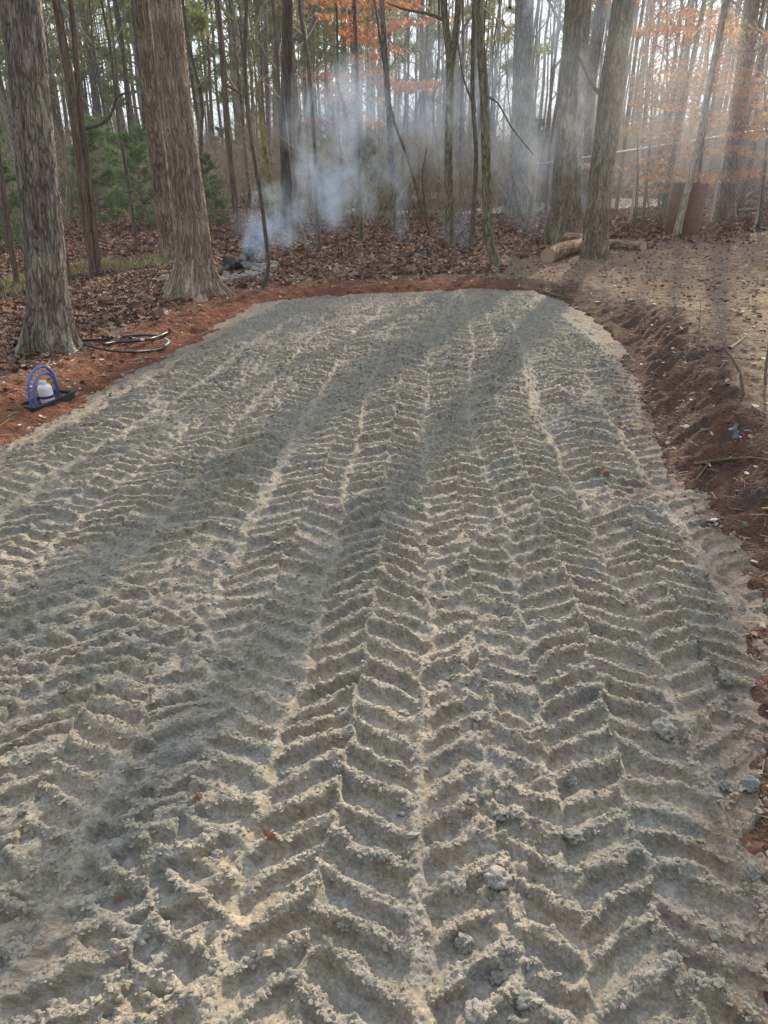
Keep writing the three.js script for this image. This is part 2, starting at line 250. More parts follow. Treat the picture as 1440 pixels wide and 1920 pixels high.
{
  const xs = graded(-130, 130, (x) => 0.026 + 0.05 * sst(2.2, 6, Math.abs(x - 0.2)) + 0.10 * sst(5, 12, Math.abs(x)) + 0.07 * Math.max(0, Math.abs(x) - 12));
  const ds = graded(-60, 190, (d) => d < -2 ? 3 : 0.028 + 0.05 * sst(6, 14, d) + 0.06 * sst(12, 20, d) + 0.08 * Math.max(0, d - 20));
  let s = 0;
  structure('forest_ground', sheet(xs, ds, (x, d) => { s = padInside(x, d); return s > 0 ? outsideHeight(x, d, 0) - 0.16 * sst(0, 0.12, s) - 0.02 : outsideHeight(x, d, s); }, (x, d) => groundColor(x, d, s)), matLand);
}

// ------------------------------------------------------------------ trees
const UPV = V(0, 1, 0);
function tube(pts, radius, sides, o = {}) {      // pts: points along it; radius(t, angle, y)
  const n = pts.length, P = [], U = [], I = [], C = []; let prev = null, len = 0;
  const span = o.uSpan ?? Math.max(1, Math.round(2 * Math.PI * radius(0.3, 0) / 0.5)) * 1;
  for (let i = 0; i < n; i++) {
    const tan = pts[Math.min(n - 1, i + 1)].clone().sub(pts[Math.max(0, i - 1)]).normalize();
    if (!prev) { prev = Math.abs(tan.y) > 0.9 ? V(1, 0, 0) : V(0, 1, 0); }
    const bi = tan.clone().cross(prev).normalize(), nr = bi.clone().cross(tan).normalize(); prev = nr;
    if (i) len += pts[i].distanceTo(pts[i - 1]);
    for (let j = 0; j <= sides; j++) { const a = (j % sides) / sides * 2 * Math.PI, r = radius(i / (n - 1), a, pts[i].y); const cx = Math.cos(a) * r, sx = Math.sin(a) * r; P.push(pts[i].x + nr.x * cx + bi.x * sx, pts[i].y + nr.y * cx + bi.y * sx, pts[i].z + nr.z * cx + bi.z * sx); U.push(j / sides * span, len * (o.vScale ?? 1)); if (o.color) C.push(...o.color(i / (n - 1), a, pts[i].y)); }
  }
  for (let i = 0; i < n - 1; i++) for (let j = 0; j < sides; j++) { const a = i * (sides + 1) + j, b = a + 1, c = a + sides + 1, d = c + 1; I.push(a, b, d, a, d, c); }
  if (o.cap) for (const e of [0, n - 1]) { const c = P.length / 3; P.push(pts[e].x, pts[e].y, pts[e].z); U.push(0.5, 0.5); if (o.color) C.push(1, 1, 1); for (let j = 0; j < sides; j++) { const a = e * (sides + 1) + j; e ? I.push(a, a + 1, c) : I.push(a + 1, a, c); } }
  const g = new THREE.BufferGeometry(); g.setAttribute('position', new THREE.Float32BufferAttribute(P, 3)); g.setAttribute('uv', new THREE.Float32BufferAttribute(U, 2)); if (o.color) g.setAttribute('color', new THREE.Float32BufferAttribute(C, 3)); g.setIndex(I); g.computeVertexNormals();
  const N = g.attributes.normal; for (let i = 0; i < n; i++) { const a = i * (sides + 1), b = a + sides; const x = N.getX(a) + N.getX(b), y = N.getY(a) + N.getY(b), z = N.getZ(a) + N.getZ(b), l = Math.hypot(x, y, z) || 1; N.setXYZ(a, x / l, y / l, z / l); N.setXYZ(b, x / l, y / l, z / l); }
  return g;
}
function spline(pts, n) { return new THREE.CatmullRomCurve3(pts, false, 'centripetal').getPoints(n); }
const merge = (list) => mergeGeometries(list, false);
// a bare branch with side twigs, as one list of geometries
function branch(list, rnd, a, dir, len, r, level, sides = 5) {
  const pts = [a.clone()], n = level > 1 ? 5 : 3, dv = dir.clone(); let p = a.clone();
  for (let i = 1; i <= n; i++) { dv.add(V((rnd() - 0.5) * 0.45, (rnd() - 0.35) * 0.35, (rnd() - 0.5) * 0.45)).normalize(); p = p.clone().addScaledVector(dv, len / n); pts.push(p); }
  list.push(tube(pts, (t) => r * (1 - 0.8 * t), level > 1 ? sides : 3));
  const tips = [p];
  if (level > 0) { const k = level > 1 ? 4 : 3; for (let i = 0; i < k; i++) { const t = 0.3 + 0.7 * (i + rnd()) / k, q = pts[Math.min(n, Math.round(t * n))], an = rnd() * 6.28, side = V(Math.cos(an), 0.35 * (rnd() - 0.2), Math.sin(an)); tips.push(...branch(list, rnd, q, dv.clone().multiplyScalar(0.7).add(side).normalize(), len * (0.35 + 0.3 * rnd()), r * 0.5, level - 1, 4)); } }
  return tips;
}
function needleTuft(P, N, rnd, c, s) {           // a spray of needles as thin triangles
  for (let i = 0; i < 9; i++) { const d = V(rnd() - 0.5, rnd() - 0.38, rnd() - 0.5).normalize(), w = V(rnd() - 0.5, rnd() - 0.5, rnd() - 0.5).cross(d).normalize().multiplyScalar(s * 0.085), e = c.clone().addScaledVector(d, s * (0.7 + 0.5 * rnd())); P.push(c.x - w.x, c.y - w.y, c.z - w.z, c.x + w.x, c.y + w.y, c.z + w.z, e.x, e.y, e.z); const nn = w.clone().cross(d).normalize(); for (let k = 0; k < 3; k++) N.push(nn.x, nn.y, nn.z); }
}
function triGeo(P, N, C) { const g = new THREE.BufferGeometry(); g.setAttribute('position', new THREE.Float32BufferAttribute(P, 3)); g.setAttribute('normal', new THREE.Float32BufferAttribute(N, 3)); if (C) g.setAttribute('color', new THREE.Float32BufferAttribute(C, 3)); const uv = new Float32Array(P.length / 3 * 2); g.setAttribute('uv', new THREE.BufferAttribute(uv, 2)); return g; }
function pineCrown(seed, y0, y1, rad, tufts, size, count) {             // limbs and needles between two heights
  const rnd = rng(seed), limbs = [], P = [], N = [];
  const k = count ?? Math.max(7, Math.round((y1 - y0) * 2.4));
  for (let i = 0; i < k; i++) {
    const t = (i + rnd()) / k, y = mix(y0, y1, t), a = rnd() * 6.28, L = rad * (1 - 0.72 * t) * (0.55 + 0.6 * rnd()) * (t < 0.12 ? 0.7 : 1), up = 0.12 + 0.4 * t;
    const a0 = V(0, y, 0), m = V(Math.cos(a) * L * 0.5, y + L * 0.1, Math.sin(a) * L * 0.5), e = V(Math.cos(a + 0.2) * L, y + L * up, Math.sin(a + 0.2) * L);
    limbs.push(tube(spline([a0, m, e], 4), (q) => 0.035 * rad / 2.2 * (1 - 0.8 * q), 4));
    const nt = Math.round(tufts / k * (0.6 + 0.8 * rnd()));
    for (let j = 0; j < nt; j++) { const q = 0.35 + 0.65 * Math.sqrt(rnd()), b = q < 0.5 ? a0.clone().lerp(m, q * 2) : m.clone().lerp(e, q * 2 - 1); const sp = L * 0.22; needleTuft(P, N, rnd, b.add(V((rnd() - 0.5) * 2 * sp, (rnd() - 0.4) * sp, (rnd() - 0.5) * 2 * sp)), size * (0.8 + 0.5 * rnd())); }
  }
  return { limbs: merge(limbs), needles: triGeo(P, N) };
}
function bareCrown(seed, y0, y1, spread, k, level = 2) {
  const rnd = rng(seed), list = [];
  for (let i = 0; i < k; i++) { const t = (i + rnd() * 0.8) / k, y = mix(y0, y1, t), a = i * 2.4 + rnd(), L = spread * (1 - 0.45 * t) * (0.6 + 0.6 * rnd()); branch(list, rnd, V(0, y, 0), V(Math.cos(a), 0.55 + 0.5 * t + 0.3 * rnd(), Math.sin(a)).normalize(), L, 0.012 + 0.010 * L * (1 - 0.5 * t), level); }
  return merge(list);
}
const crownsPine = [0, 1, 2, 3].map((i) => pineCrown(40 + i, 0, 7 + i * 0.7, 2.3 + 0.3 * (i % 2), 240, 0.40));
const crownsBare = [0, 1, 2, 3].map((i) => bareCrown(60 + i, 0, 6.5 + i, 2.8, 7, 2));
const youngPine = [0, 1, 2].map((i) => pineCrown(80 + i, 0.15, 2.5, 0.9, 700, 0.13, 46));
const leafOutline = [[0, 0], [0.10, 0.10], [0.20, 0.30], [0.11, 0.42], [0.27, 0.58], [0.15, 0.68], [0.20, 0.86], [0.06, 0.9], [0, 1]];

// one of the trees that stand out: stem traced by its pixels, at the distance where its foot meets the ground
function tracedTree({ name, label, foot, px, w, w1, mat, sides = 14, seg = 26, flare = 0.35, top = 14, crown = 'bare', limbs = [], near = false, category = 'tree', colorFn, group }) {
  if (!near && w < 60) { w *= 0.88; w1 = w1 && w1 * 0.8; }
  const f = onLand(...foot), d = -f.z, g = thing(name, label, category, group); g.position.copy(f);
  const scale = d / (F * ray(...foot).z), r0 = w * scale / 2, r1 = (w1 ?? w * 0.75) * scale / 2;      // pixels to metres at that distance
  const pts = [V(0, -0.12, 0), V(0, 0.02, 0), ...px.map(([x, y]) => atDepth(x, y, d).sub(f))];
  const last = pts[pts.length - 1], dir = last.clone().sub(pts[pts.length - 2]).normalize(); dir.x *= 0.45; dir.y = 1; dir.normalize();
  const full = [...pts, last.clone().addScaledVector(dir, 2.5), last.clone().addScaledVector(dir, Math.max(3, top - last.y))];
  const H0 = last.y, seed = f.x * 3.1;
  const path = spline(full, near ? seg : Math.max(seg, 24)), lobes = 5 + Math.floor(Math.abs(seed) % 3);
  const rad = (t, a, y = 0) => { const h = Math.max(0, y); let r = y < H0 ? mix(r0, r1, h / H0) : r1 * (1 - 0.82 * clamp((h - H0) / Math.max(1, top - H0))); const fl = Math.exp(-h / (r0 * 1.25)); r *= 1 + flare * fl * (1 + 0.55 * Math.cos(lobes * a + seed) + 0.3 * Math.cos(3 * a + seed * 2)); r *= 1 + 0.05 * n3(Math.cos(a) * 1.1 + seed, h * 1.2, Math.sin(a) * 1.1); if (near) { const q = n3(Math.cos(a) * 8 + seed, h * 5.5, Math.sin(a) * 8), q2 = n3(Math.cos(a) * 17, h * 13 + seed, Math.sin(a) * 17); r *= 1 - 0.055 * Math.pow(1 - Math.abs(q), 3) - 0.025 * Math.pow(1 - Math.abs(q2), 3); } return Math.max(0.004, r); };
  part('trunk', tube(path, rad, sides, { vScale: 0.5, color: colorFn ? (t, a, y) => colorFn(a, y) : null }), mat, g);
  for (const L of limbs) { const [from, r] = [L.px, (L.w ?? w * 0.4) * scale / 2]; const q = from.map(([x, y], i) => { const p = atDepth(x, y, d).sub(f); p.z += (L.dz ?? 0) * i / from.length; return p; }); part('limb', tube(spline(q, 14), (t) => r * (1 - (L.taper ?? 0.6) * t), 7), L.mat ?? mat, g); }
  if (crown === 'bare') { const c = part('crown', crownsBare[Math.abs(Math.round(seed * 7)) % 4], M.twig, g); c.position.copy(last).addScaledVector(dir, 1.5); c.rotation.y = seed; }
  if (crown === 'pine') { const k = crownsPine[Math.abs(Math.round(seed * 7)) % 4], b = part('boughs', k.limbs, M.twig, g), c = part('crown', k.needles, M.needle, g); b.userData.kind = 'stuff'; for (const o of [b, c]) { o.position.copy(last).addScaledVector(dir, Math.max(2, top - 9 - last.y)); o.rotation.y = seed; } }
  return g;
}
const patchy = (base, pale, s, lo, hi, y0 = -9, y1 = 99) => (a, y) => { const n = n3(Math.cos(a) * s, y * s * 0.8, Math.sin(a) * s) * 0.6 + 0.4 * n3(Math.cos(a) * s * 4, y * s * 3, Math.sin(a) * s * 4); const k = sst(lo, hi, n) * (y > y0 && y < y1 ? 1 : 0); return [mix(base[0], pale[0], k), mix(base[1], pale[1], k), mix(base[2], pale[2], k)]; };
tracedTree({ name: 'oak_tree', label: 'thick grey furrowed oak trunk beside the coiled black hose', foot: [97, 655], px: [[88, 540], [75, 380], [57, 200], [38, 0]], w: 72, w1: 62, mat: M.oakV, sides: 110, seg: 300, flare: 0.5, near: true, crown: 'bare', top: 13, colorFn: patchy([0.47, 0.44, 0.41], [0.74, 0.69, 0.63], 2.2, 0.15, 0.6) });
tracedTree({ name: 'oak_tree', label: 'thick brown oak with flared roots between fire pit and gravel', foot: [364, 553], px: [[361, 480], [354, 390], [331, 200], [309, 0]], w: 64, w1: 48, mat: M.oakV, sides: 100, seg: 280, flare: 0.85, near: true, top: 14, colorFn: patchy([0.66, 0.55, 0.45], [0.86, 0.73, 0.60], 1.6, -0.1, 0.4) });
tracedTree({ name: 'oak_tree', label: 'reddish brown trunk standing close behind the brown flared oak', foot: [320, 492], px: [[308, 400], [292, 250], [264, 0]], w: 38, w1: 31, mat: M.oakWarm, sides: 28, seg: 60, flare: 0.2, top: 15 });
tracedTree({ name: 'oak_tree', label: 'broad oak with a pale bare bark patch behind the cut logs', foot: [1055, 452], px: [[1060, 400], [1066, 280], [1076, 140], [1085, 0]], w: 52, w1: 43, mat: M.oakV, sides: 60, seg: 160, flare: 0.6, near: true, top: 15, colorFn: (a, y) => { const k = sst(0.15, 0.3, n3(Math.cos(a) * 3, y * 3.4, Math.sin(a) * 3) + 0.9 - Math.abs(y - 1.7) * 1.9) * (Math.cos(a - 0.7) > -1 ? 1 : 0), q = sst(0, 0.4, n3(a, y * 2, 3)); return [mix(0.44 + 0.07 * q, 0.92, k), mix(0.40 + 0.06 * q, 0.80, k), mix(0.31 + 0.05 * q, 0.68, k)]; } });
tracedTree({ name: 'oak_tree', label: 'smooth olive brown trunk rising in front of the pale cut logs', foot: [1114, 482], px: [[1120, 400], [1137, 250], [1150, 140], [1172, 0]], w: 45, w1: 39, mat: M.oakV, sides: 50, seg: 140, flare: 0.25, near: true, top: 14, colorFn: patchy([0.47, 0.42, 0.315], [0.60, 0.55, 0.42], 1.8, 0, 0.5), limbs: [{ px: [[1148, 180], [1120, 170], [1085, 105]], w: 9 }] });
tracedTree({ name: 'forked_tree', label: 'slim mossy trunk that forks high above the leaf litter', foot: [844, 463], px: [[842, 380], [841, 260], [844, 130], [832, 0]], w: 19, w1: 14, mat: M.mossy, flare: 0.3, top: 11, limbs: [{ px: [[844, 135], [853, 70], [860, 0], [868, -120]], w: 13, taper: 0.3 }, { px: [[838, 40], [800, 25], [760, 18], [725, 5]], w: 6 }] });
tracedTree({ name: 'curved_tree', label: 'curved pale trunk with mottled bark at the far end of gravel', foot: [930, 500], px: [[917, 450], [912, 330], [909, 200], [903, 100], [893, 0]], w: 21, w1: 18, mat: M.mossy, flare: 0.45, top: 11, limbs: [{ px: [[905, 180], [930, 190], [960, 240], [1000, 290]], w: 4 }] });
tracedTree({ name: 'slender_tree', label: 'thin dark crooked stem between the forked and curved trunks', foot: [883, 462], px: [[889, 380], [893, 290], [886, 180], [889, 0]], w: 10, w1: 8, mat: M.grey, sides: 8, top: 9, limbs: [{ px: [[893, 210], [870, 150], [855, 60]], w: 4 }] });
tracedTree({ name: 'pine_tree', label: 'broad hazy grey trunk beyond the smoke near the fence end', foot: [970, 408], px: [[972, 330], [977, 200], [984, 0]], w: 40, w1: 38, mat: M.oak, sides: 24, top: 20, crown: 'pine' });
tracedTree({ name: 'pine_tree', label: 'straight nearly black pine trunk just behind the smoking fire', foot: [537, 432], px: [[537, 330], [536, 200], [539, 0]], w: 25, w1: 22, mat: M.dark, sides: 20, top: 18, crown: 'pine', limbs: [{ px: [[554, 432], [552, 330], [553, 200], [550, 80]], w: 6, mat: M.tan, taper: 0.3, dz: 0.1 }] });
tracedTree({ name: 'slender_tree', label: 'dark crooked trunk between brown flared oak and the fire', foot: [446, 446], px: [[440, 370], [428, 260], [418, 120], [407, 0]], w: 14, w1: 12, mat: M.pine, sides: 12, top: 11, limbs: [{ px: [[425, 160], [445, 172], [460, 185]], w: 6 }] });
tracedTree({ name: 'sapling', label: 'thin wavy sapling at the corner of gravel before the fire', foot: [497, 540], px: [[503, 500], [498, 440], [489, 370], [470, 250], [459, 120], [462, 0]], w: 9, w1: 8, mat: M.grey, sides: 10, top: 7, crown: 'bare', flare: 0.5, limbs: [{ px: [[465, 190], [458, 120], [446, 30]], w: 5 }] });
tracedTree({ name: 'slender_tree', label: 'leaning dark trunk bearing one long crooked side branch', foot: [188, 520], px: [[178, 440], [162, 300], [152, 220], [133, 0]], w: 13, w1: 11, mat: M.pine, sides: 12, top: 12, limbs: [{ px: [[155, 242], [190, 233], [208, 215], [222, 180], [243, 174]], w: 7 }] });
tracedTree({ name: 'pine_tree', label: 'dark pine trunk touching the trunk with the crooked side branch', foot: [176, 522], px: [[163, 430], [143, 260], [128, 140], [105, 0]], w: 14, w1: 17, mat: M.pine, sides: 14, top: 17, crown: 'pine', flare: 0.15 });
tracedTree({ name: 'sapling', label: 'short bent stem between grey oak and dark paired pines', foot: [132, 525], px: [[122, 470], [113, 400], [104, 300], [98, 220]], w: 10, w1: 7, mat: M.pine, sides: 8, top: 7, flare: 0.2 });
tracedTree({ name: 'sapling', label: 'thin pale bent sapling leaning at the foot of dark pines', foot: [167, 508], px: [[150, 470], [128, 425], [118, 405], [130, 385]], w: 4, w1: 3, mat: M.pale, sides: 6, top: 4, crown: '', flare: 0 });
tracedTree({ name: 'slender_tree', label: 'dark leaning stem on the outer side of the grey oak', foot: [34, 540], px: [[20, 450], [8, 370], [-8, 250], [-30, 100]], w: 12, w1: 10, mat: M.pine, sides: 10, top: 10 });
tracedTree({ name: 'slender_tree', label: 'thin dark stem before the young pines beyond the leaf litter', foot: [257, 468], px: [[250, 410], [238, 330], [222, 230], [208, 100], [190, 0]], w: 8, w1: 6, mat: M.grey, sides: 8, top: 9 });
tracedTree({ name: 'mossy_tree', label: 'lime green moss covered stem behind the smoke', foot: [512, 404], px: [[509, 370], [504, 330], [497, 290]], w: 17, w1: 13, mat: M.lime, sides: 10, top: 3, crown: '' });
tracedTree({ name: 'sapling', label: 'pale bowed sapling inside the bluish smoke', foot: [573, 470], px: [[566, 430], [556, 395], [552, 370]], w: 6, w1: 4, mat: M.pale, sides: 7, top: 3, crown: '' });
tracedTree({ name: 'slender_tree', label: 'straight thin trunk right of the bowed sapling in the smoke', foot: [600, 474], px: [[594, 400], [589, 250], [578, 120], [560, 0]], w: 9, w1: 7, mat: M.grey, sides: 9, top: 10 });
tracedTree({ name: 'slender_tree', label: 'straight thin trunk standing in the thickest rising smoke', foot: [677, 452], px: [[675, 380], [672, 250], [668, 100], [664, 0]], w: 10, w1: 8, mat: M.grey, sides: 9, top: 10 });
tracedTree({ name: 'slender_tree', label: 'grey trunk behind smoke beside the leaning twin stem', foot: [738, 432], px: [[737, 350], [730, 220], [722, 100], [716, 0]], w: 14, w1: 12, mat: M.oak, sides: 10, top: 13 });
tracedTree({ name: 'leaning_tree', label: 'leaning twin stemmed small tree beyond the smoke', foot: [806, 446], px: [[790, 390], [772, 320], [755, 270], [738, 225]], w: 9, w1: 6, mat: M.grey, sides: 8, top: 6, limbs: [{ px: [[803, 440], [795, 370], [792, 330], [800, 280]], w: 5 }] });
tracedTree({ name: 'sapling', label: 'short leaning stem left of the broad pale patched oak', foot: [985, 440], px: [[990, 405], [997, 370], [980, 340], [965, 290]], w: 8, w1: 4, mat: M.grey, sides: 7, top: 4 });
tracedTree({ name: 'pine_tree', label: 'leaning dark trunk between the two oaks near the cut logs', foot: [1098, 405], px: [[1100, 300], [1105, 150], [1118, 80], [1130, 0]], w: 26, w1: 27, mat: M.oak, sides: 16, top: 15 });
tracedTree({ name: 'leaning_tree', label: 'pale lichened trunk leaning before the rusty barrel', foot: [1268, 442], px: [[1283, 380], [1310, 270], [1330, 160], [1362, 0]], w: 15, w1: 13, mat: M.pale, sides: 12, top: 11 });
tracedTree({ name: 'leaning_tree', label: 'dark trunk leaning just behind the rusty barrel', foot: [1242, 412], px: [[1255, 330], [1272, 250], [1290, 160], [1310, 60]], w: 14, w1: 10, mat: M.grey, sides: 10, top: 9 });
tracedTree({ name: 'oak_tree', label: 'broad leaning trunk in the bright haze by the fence', foot: [1360, 416], px: [[1368, 350], [1383, 220], [1398, 100], [1412, 0]], w: 34, w1: 30, mat: M.oakWarm, sides: 22, top: 15 });
tracedTree({ name: 'slender_tree', label: 'thin dark leafless stem between barrel and olive brown trunk', foot: [1218, 410], px: [[1214, 370], [1208, 330], [1206, 250]], w: 4, w1: 3, mat: M.grey, sides: 6, top: 5 });

// trees further back: a few of each kind are built, the rest are copies
const farStem = (seed, r, H, sides = 9) => { const rnd = rng(seed), p = []; for (let i = 0; i <= 8; i++) p.push(V(i ? (rnd() - 0.5) * 0.16 + (i / 8) * (rnd() - 0.5) * 0.5 : 0, H * i / 8 - (i ? 0 : 0.3), i ? (rnd() - 0.5) * 0.16 : 0)); return tube(spline(p, 18), (t) => r * (1 - 0.72 * t), sides, { vScale: 0.5 }); };
function farPine(i) { const rnd = rng(300 + i), H = 15 + rnd() * 6, g = new THREE.Group(), c = crownsPine[i % 4]; part('trunk', farStem(310 + i, 0.065 + 0.035 * rnd(), H), [M.pine, M.grey, M.dark][i % 3], g); const b = part('boughs', c.limbs, M.twig, g), n = part('crown', c.needles, M.needle, g); b.position.y = n.position.y = i % 2 ? H - 9 : 3.2 + rnd() * 2; const s = i % 2 ? 1 : 1.25; b.scale.setScalar(s); n.scale.setScalar(s); b.userData.kind = n.userData.kind = 'stuff'; return g; }
function farBare(i) { const rnd = rng(330 + i), H = 9 + rnd() * 4, g = new THREE.Group(); part('trunk', farStem(340 + i, 0.03 + 0.028 * rnd(), H, 7), [M.grey, M.pine, M.grey, M.dark][i % 4], g); const c = part('crown', crownsBare[i % 4], i % 2 ? M.twig : M.twigLight, g); c.position.y = H * 0.25; c.scale.setScalar(0.8); c.userData.kind = 'stuff'; return g; }
const farKinds = [...[0, 1, 2, 3, 4, 5].map((i) => ['forest_pine', farPine(i), `slim ${['reddish brown', 'grey', 'nearly black'][i % 3]} pine far back in the woods with ${i % 2 ? 'a bare stem and high crown' : 'green boughs low on its stem'}`, `${['brown', 'grey', 'black'][i % 3]} pines far back in the woods`]), ...[0, 1, 2, 3, 4, 5].map((i) => ['bare_tree', farBare(i), `slim leafless ${['grey', 'brown', 'grey', 'nearly black'][i % 4]} stemmed tree with ${i % 2 ? 'dark' : 'pale'} twigs back in the woods`, `leafless trees with ${i % 2 ? 'dark' : 'pale'} twigs back in the woods`])];
{
  const rnd = rng(5), spots = [];
  for (let tries = 0; tries < 6000 && spots.length < 330; tries++) {
    const d = 17 + 45 * Math.pow(rnd(), 0.85), x = (rnd() - 0.5) * 1.35 * d + 1.5;
    if (d < 24 && Math.abs(x / d - 0.03) < 0.12 && rnd() < 0.5) continue;
    if (d < 46 && x / d > 0.08 && x / d < 0.75 && rnd() < 0.45) continue;
    if (spots.some(([a, b]) => Math.hypot(a - x, b - d) < 0.8 + 0.008 * d)) continue;
    spots.push([x, d]);
    const k = (d > (x / d > 0.05 ? 46 : 27) && rnd() < (x / d > 0.05 ? 0.22 : 0.62)) ? Math.floor(rnd() * 6) : 6 + Math.floor(rnd() * 6), [name, proto, label, group] = farKinds[k];
    const o = proto.clone(); o.name = numbered(name); scene.add(o); tag(o, label, 'tree', group);
    o.position.set(x, landBase(x, d), -d); o.rotation.set((rnd() - 0.5) * 0.07, rnd() * 6.28, (rnd() - 0.5) * 0.07); o.scale.setScalar(0.8 + 0.45 * rnd());
  }
}
// the wood beyond, where single trees no longer show
{
  const rnd = rng(6), a = [], b = [], c = [], w = [], v = [];
  for (let i = 0; i < 420; i++) { const d = 58 + 60 * rnd(), x = (rnd() - 0.5) * 1.7 * d; a.push({ p: V(x, landBase(x, d) - 0.2, -d), q: rotE((rnd() - 0.5) * 0.06, rnd() * 6, (rnd() - 0.5) * 0.06), s: 0.8 + 0.5 * rnd() }); if (i % 6 === 0 && x / d < 0.1) b.push({ p: V(x, landBase(x, d) + 5 + 5 * rnd(), -d), q: rotY(rnd() * 6), s: 0.9 + 0.6 * rnd() }); }
  scatter('far_wood_trunks', farStem(400, 0.16, 15, 5), M.grey, a, 'grey trunks of the distant wood seen as one mass', 'wood');
  scatter('far_wood_foliage', crownsPine[0].needles, M.needle, b, 'green pine foliage of the distant wood seen as one mass', 'foliage');
  for (let i = 0; i < 150; i++) { const an = 1.3 + rnd() * 3.7, q = 20 + 30 * rnd(), x = Math.sin(an) * q, d = Math.cos(an) * q; w.push({ p: V(x, landBase(x, d) - 0.2, -d), q: rotE(0, rnd() * 6, 0), s: 0.8 + 0.4 * rnd() }); for (let j = 0; j < 2; j++) v.push({ p: V(x, 1 + 6 * j + 3 * rnd(), -d), q: rotY(rnd() * 6), s: 1.1 + 0.6 * rnd() }); }
  scatter('surrounding_wood_trunks', farStem(401, 0.16, 14, 5), M.grey, w, 'trunks of the wood that rings the clearing on its other sides', 'wood');
  scatter('surrounding_wood_foliage', crownsPine[1].needles, M.needle, v, 'foliage of the wood that rings the clearing on its other sides', 'foliage');
  const bush = (() => { const r2 = rng(77), l = []; for (let i = 0; i < 9; i++) { const an = r2() * 6.28; branch(l, r2, V((r2() - 0.5) * 0.3, 0, (r2() - 0.5) * 0.3), V(Math.cos(an) * 0.5, 1, Math.sin(an) * 0.5).normalize(), 1.1 + 0.9 * r2(), 0.011, 2, 3); } return merge(l); })();
  for (let i = 0; i < 620; i++) { const d = 16.5 + 40 * Math.pow(rnd(), 1.2), x = (rnd() - 0.5) * 1.4 * d; if (x > 3 && d < 20 && x < 9) continue; const s = 0.6 + 0.8 * rnd(), k = 0.5 + 0.6 * rnd(); c.push({ p: V(x, landBase(x, d) - 0.03, -d), q: rotY(rnd() * 6.28), s: V(s, s * (0.7 + 0.5 * rnd()), s), c: col(k, k * (0.82 + 0.1 * rnd()), k * (0.62 + 0.1 * rnd())) }); }
  for (let i = 0; i < 300; i++) { const d = 32 + 60 * rnd(), x = (rnd() - 0.5) * 1.45 * d, s = 1.3 + 1.4 * rnd(), k = 0.45 + 0.6 * rnd(); c.push({ p: V(x, landBase(x, d) - 0.1, -d), q: rotY(rnd() * 6.28), s: V(s, s * (0.7 + 0.6 * rnd()), s), c: col(k, k * (0.84 + 0.1 * rnd()), k * (0.64 + 0.1 * rnd())) }); }
  scatter('brush_thicket', bush, std({ color: col(0.40, 0.36, 0.32) }), c, 'tangled leafless brush filling the wood behind the clearing', 'brush');
  const ev = []; for (let i = 0; i < 55; i++) { const d = 21 + 30 * rnd(), x = (rnd() - 0.62) * 1.2 * d, s = 0.35 + 0.6 * rnd(), k = 0.7 + 0.6 * rnd(); ev.push({ p: V(x, landBase(x, d) - 0.05, -d), q: rotY(rnd() * 6.28), s: V(s * 1.3, s, s * 1.3), c: col(k, k, k * 0.9) }); }
  scatter('evergreen_undergrowth', youngPine[1].needles, M.needleYoung, ev, 'scattered green undergrowth deep in the woods', 'undergrowth');
  const sh = single('bare_shrub', bush, M.twig, 'many stemmed twiggy shrub standing behind the smoke', 'shrub'); const q = onLand(775, 415); sh.position.copy(q); sh.scale.set(1.5, 2.0, 1.5);
}
function youngPineAt(px, py, h, label, k) { const g = thing('young_pine', label, 'young pine', 'young pines at the edge of the woods'), f = onLand(px, py); g.position.copy(f); g.scale.setScalar(h / 2.6); g.rotation.y = k * 1.7; part('trunk', tube([V(0, -0.1, 0), V(0.02, 1.2, 0), V(0, 2.45, 0)], (t) => 0.035 * (1 - 0.8 * t), 7), M.twig, g); part('boughs', youngPine[k % 3].limbs, M.twig, g).userData.kind = 'stuff'; part('crown', youngPine[k % 3].needles, M.needleYoung, g); }
youngPineAt(190, 432, 1.9, 'bushy young pine seen between dark pines and brown oak', 0);
youngPineAt(272, 430, 1.7, 'bushy young pine beside the reddish brown trunk', 1);
youngPineAt(398, 436, 1.4, 'small young pine right of the brown flared oak', 2);
youngPineAt(15, 470, 2.0, 'young pine left of the grey oak trunk', 1);
youngPineAt(690, 412, 1.7, 'young pine veiled by the drifting smoke', 2);
youngPineAt(620, 420, 1.2, 'low young pine behind the bluish smoke', 0);

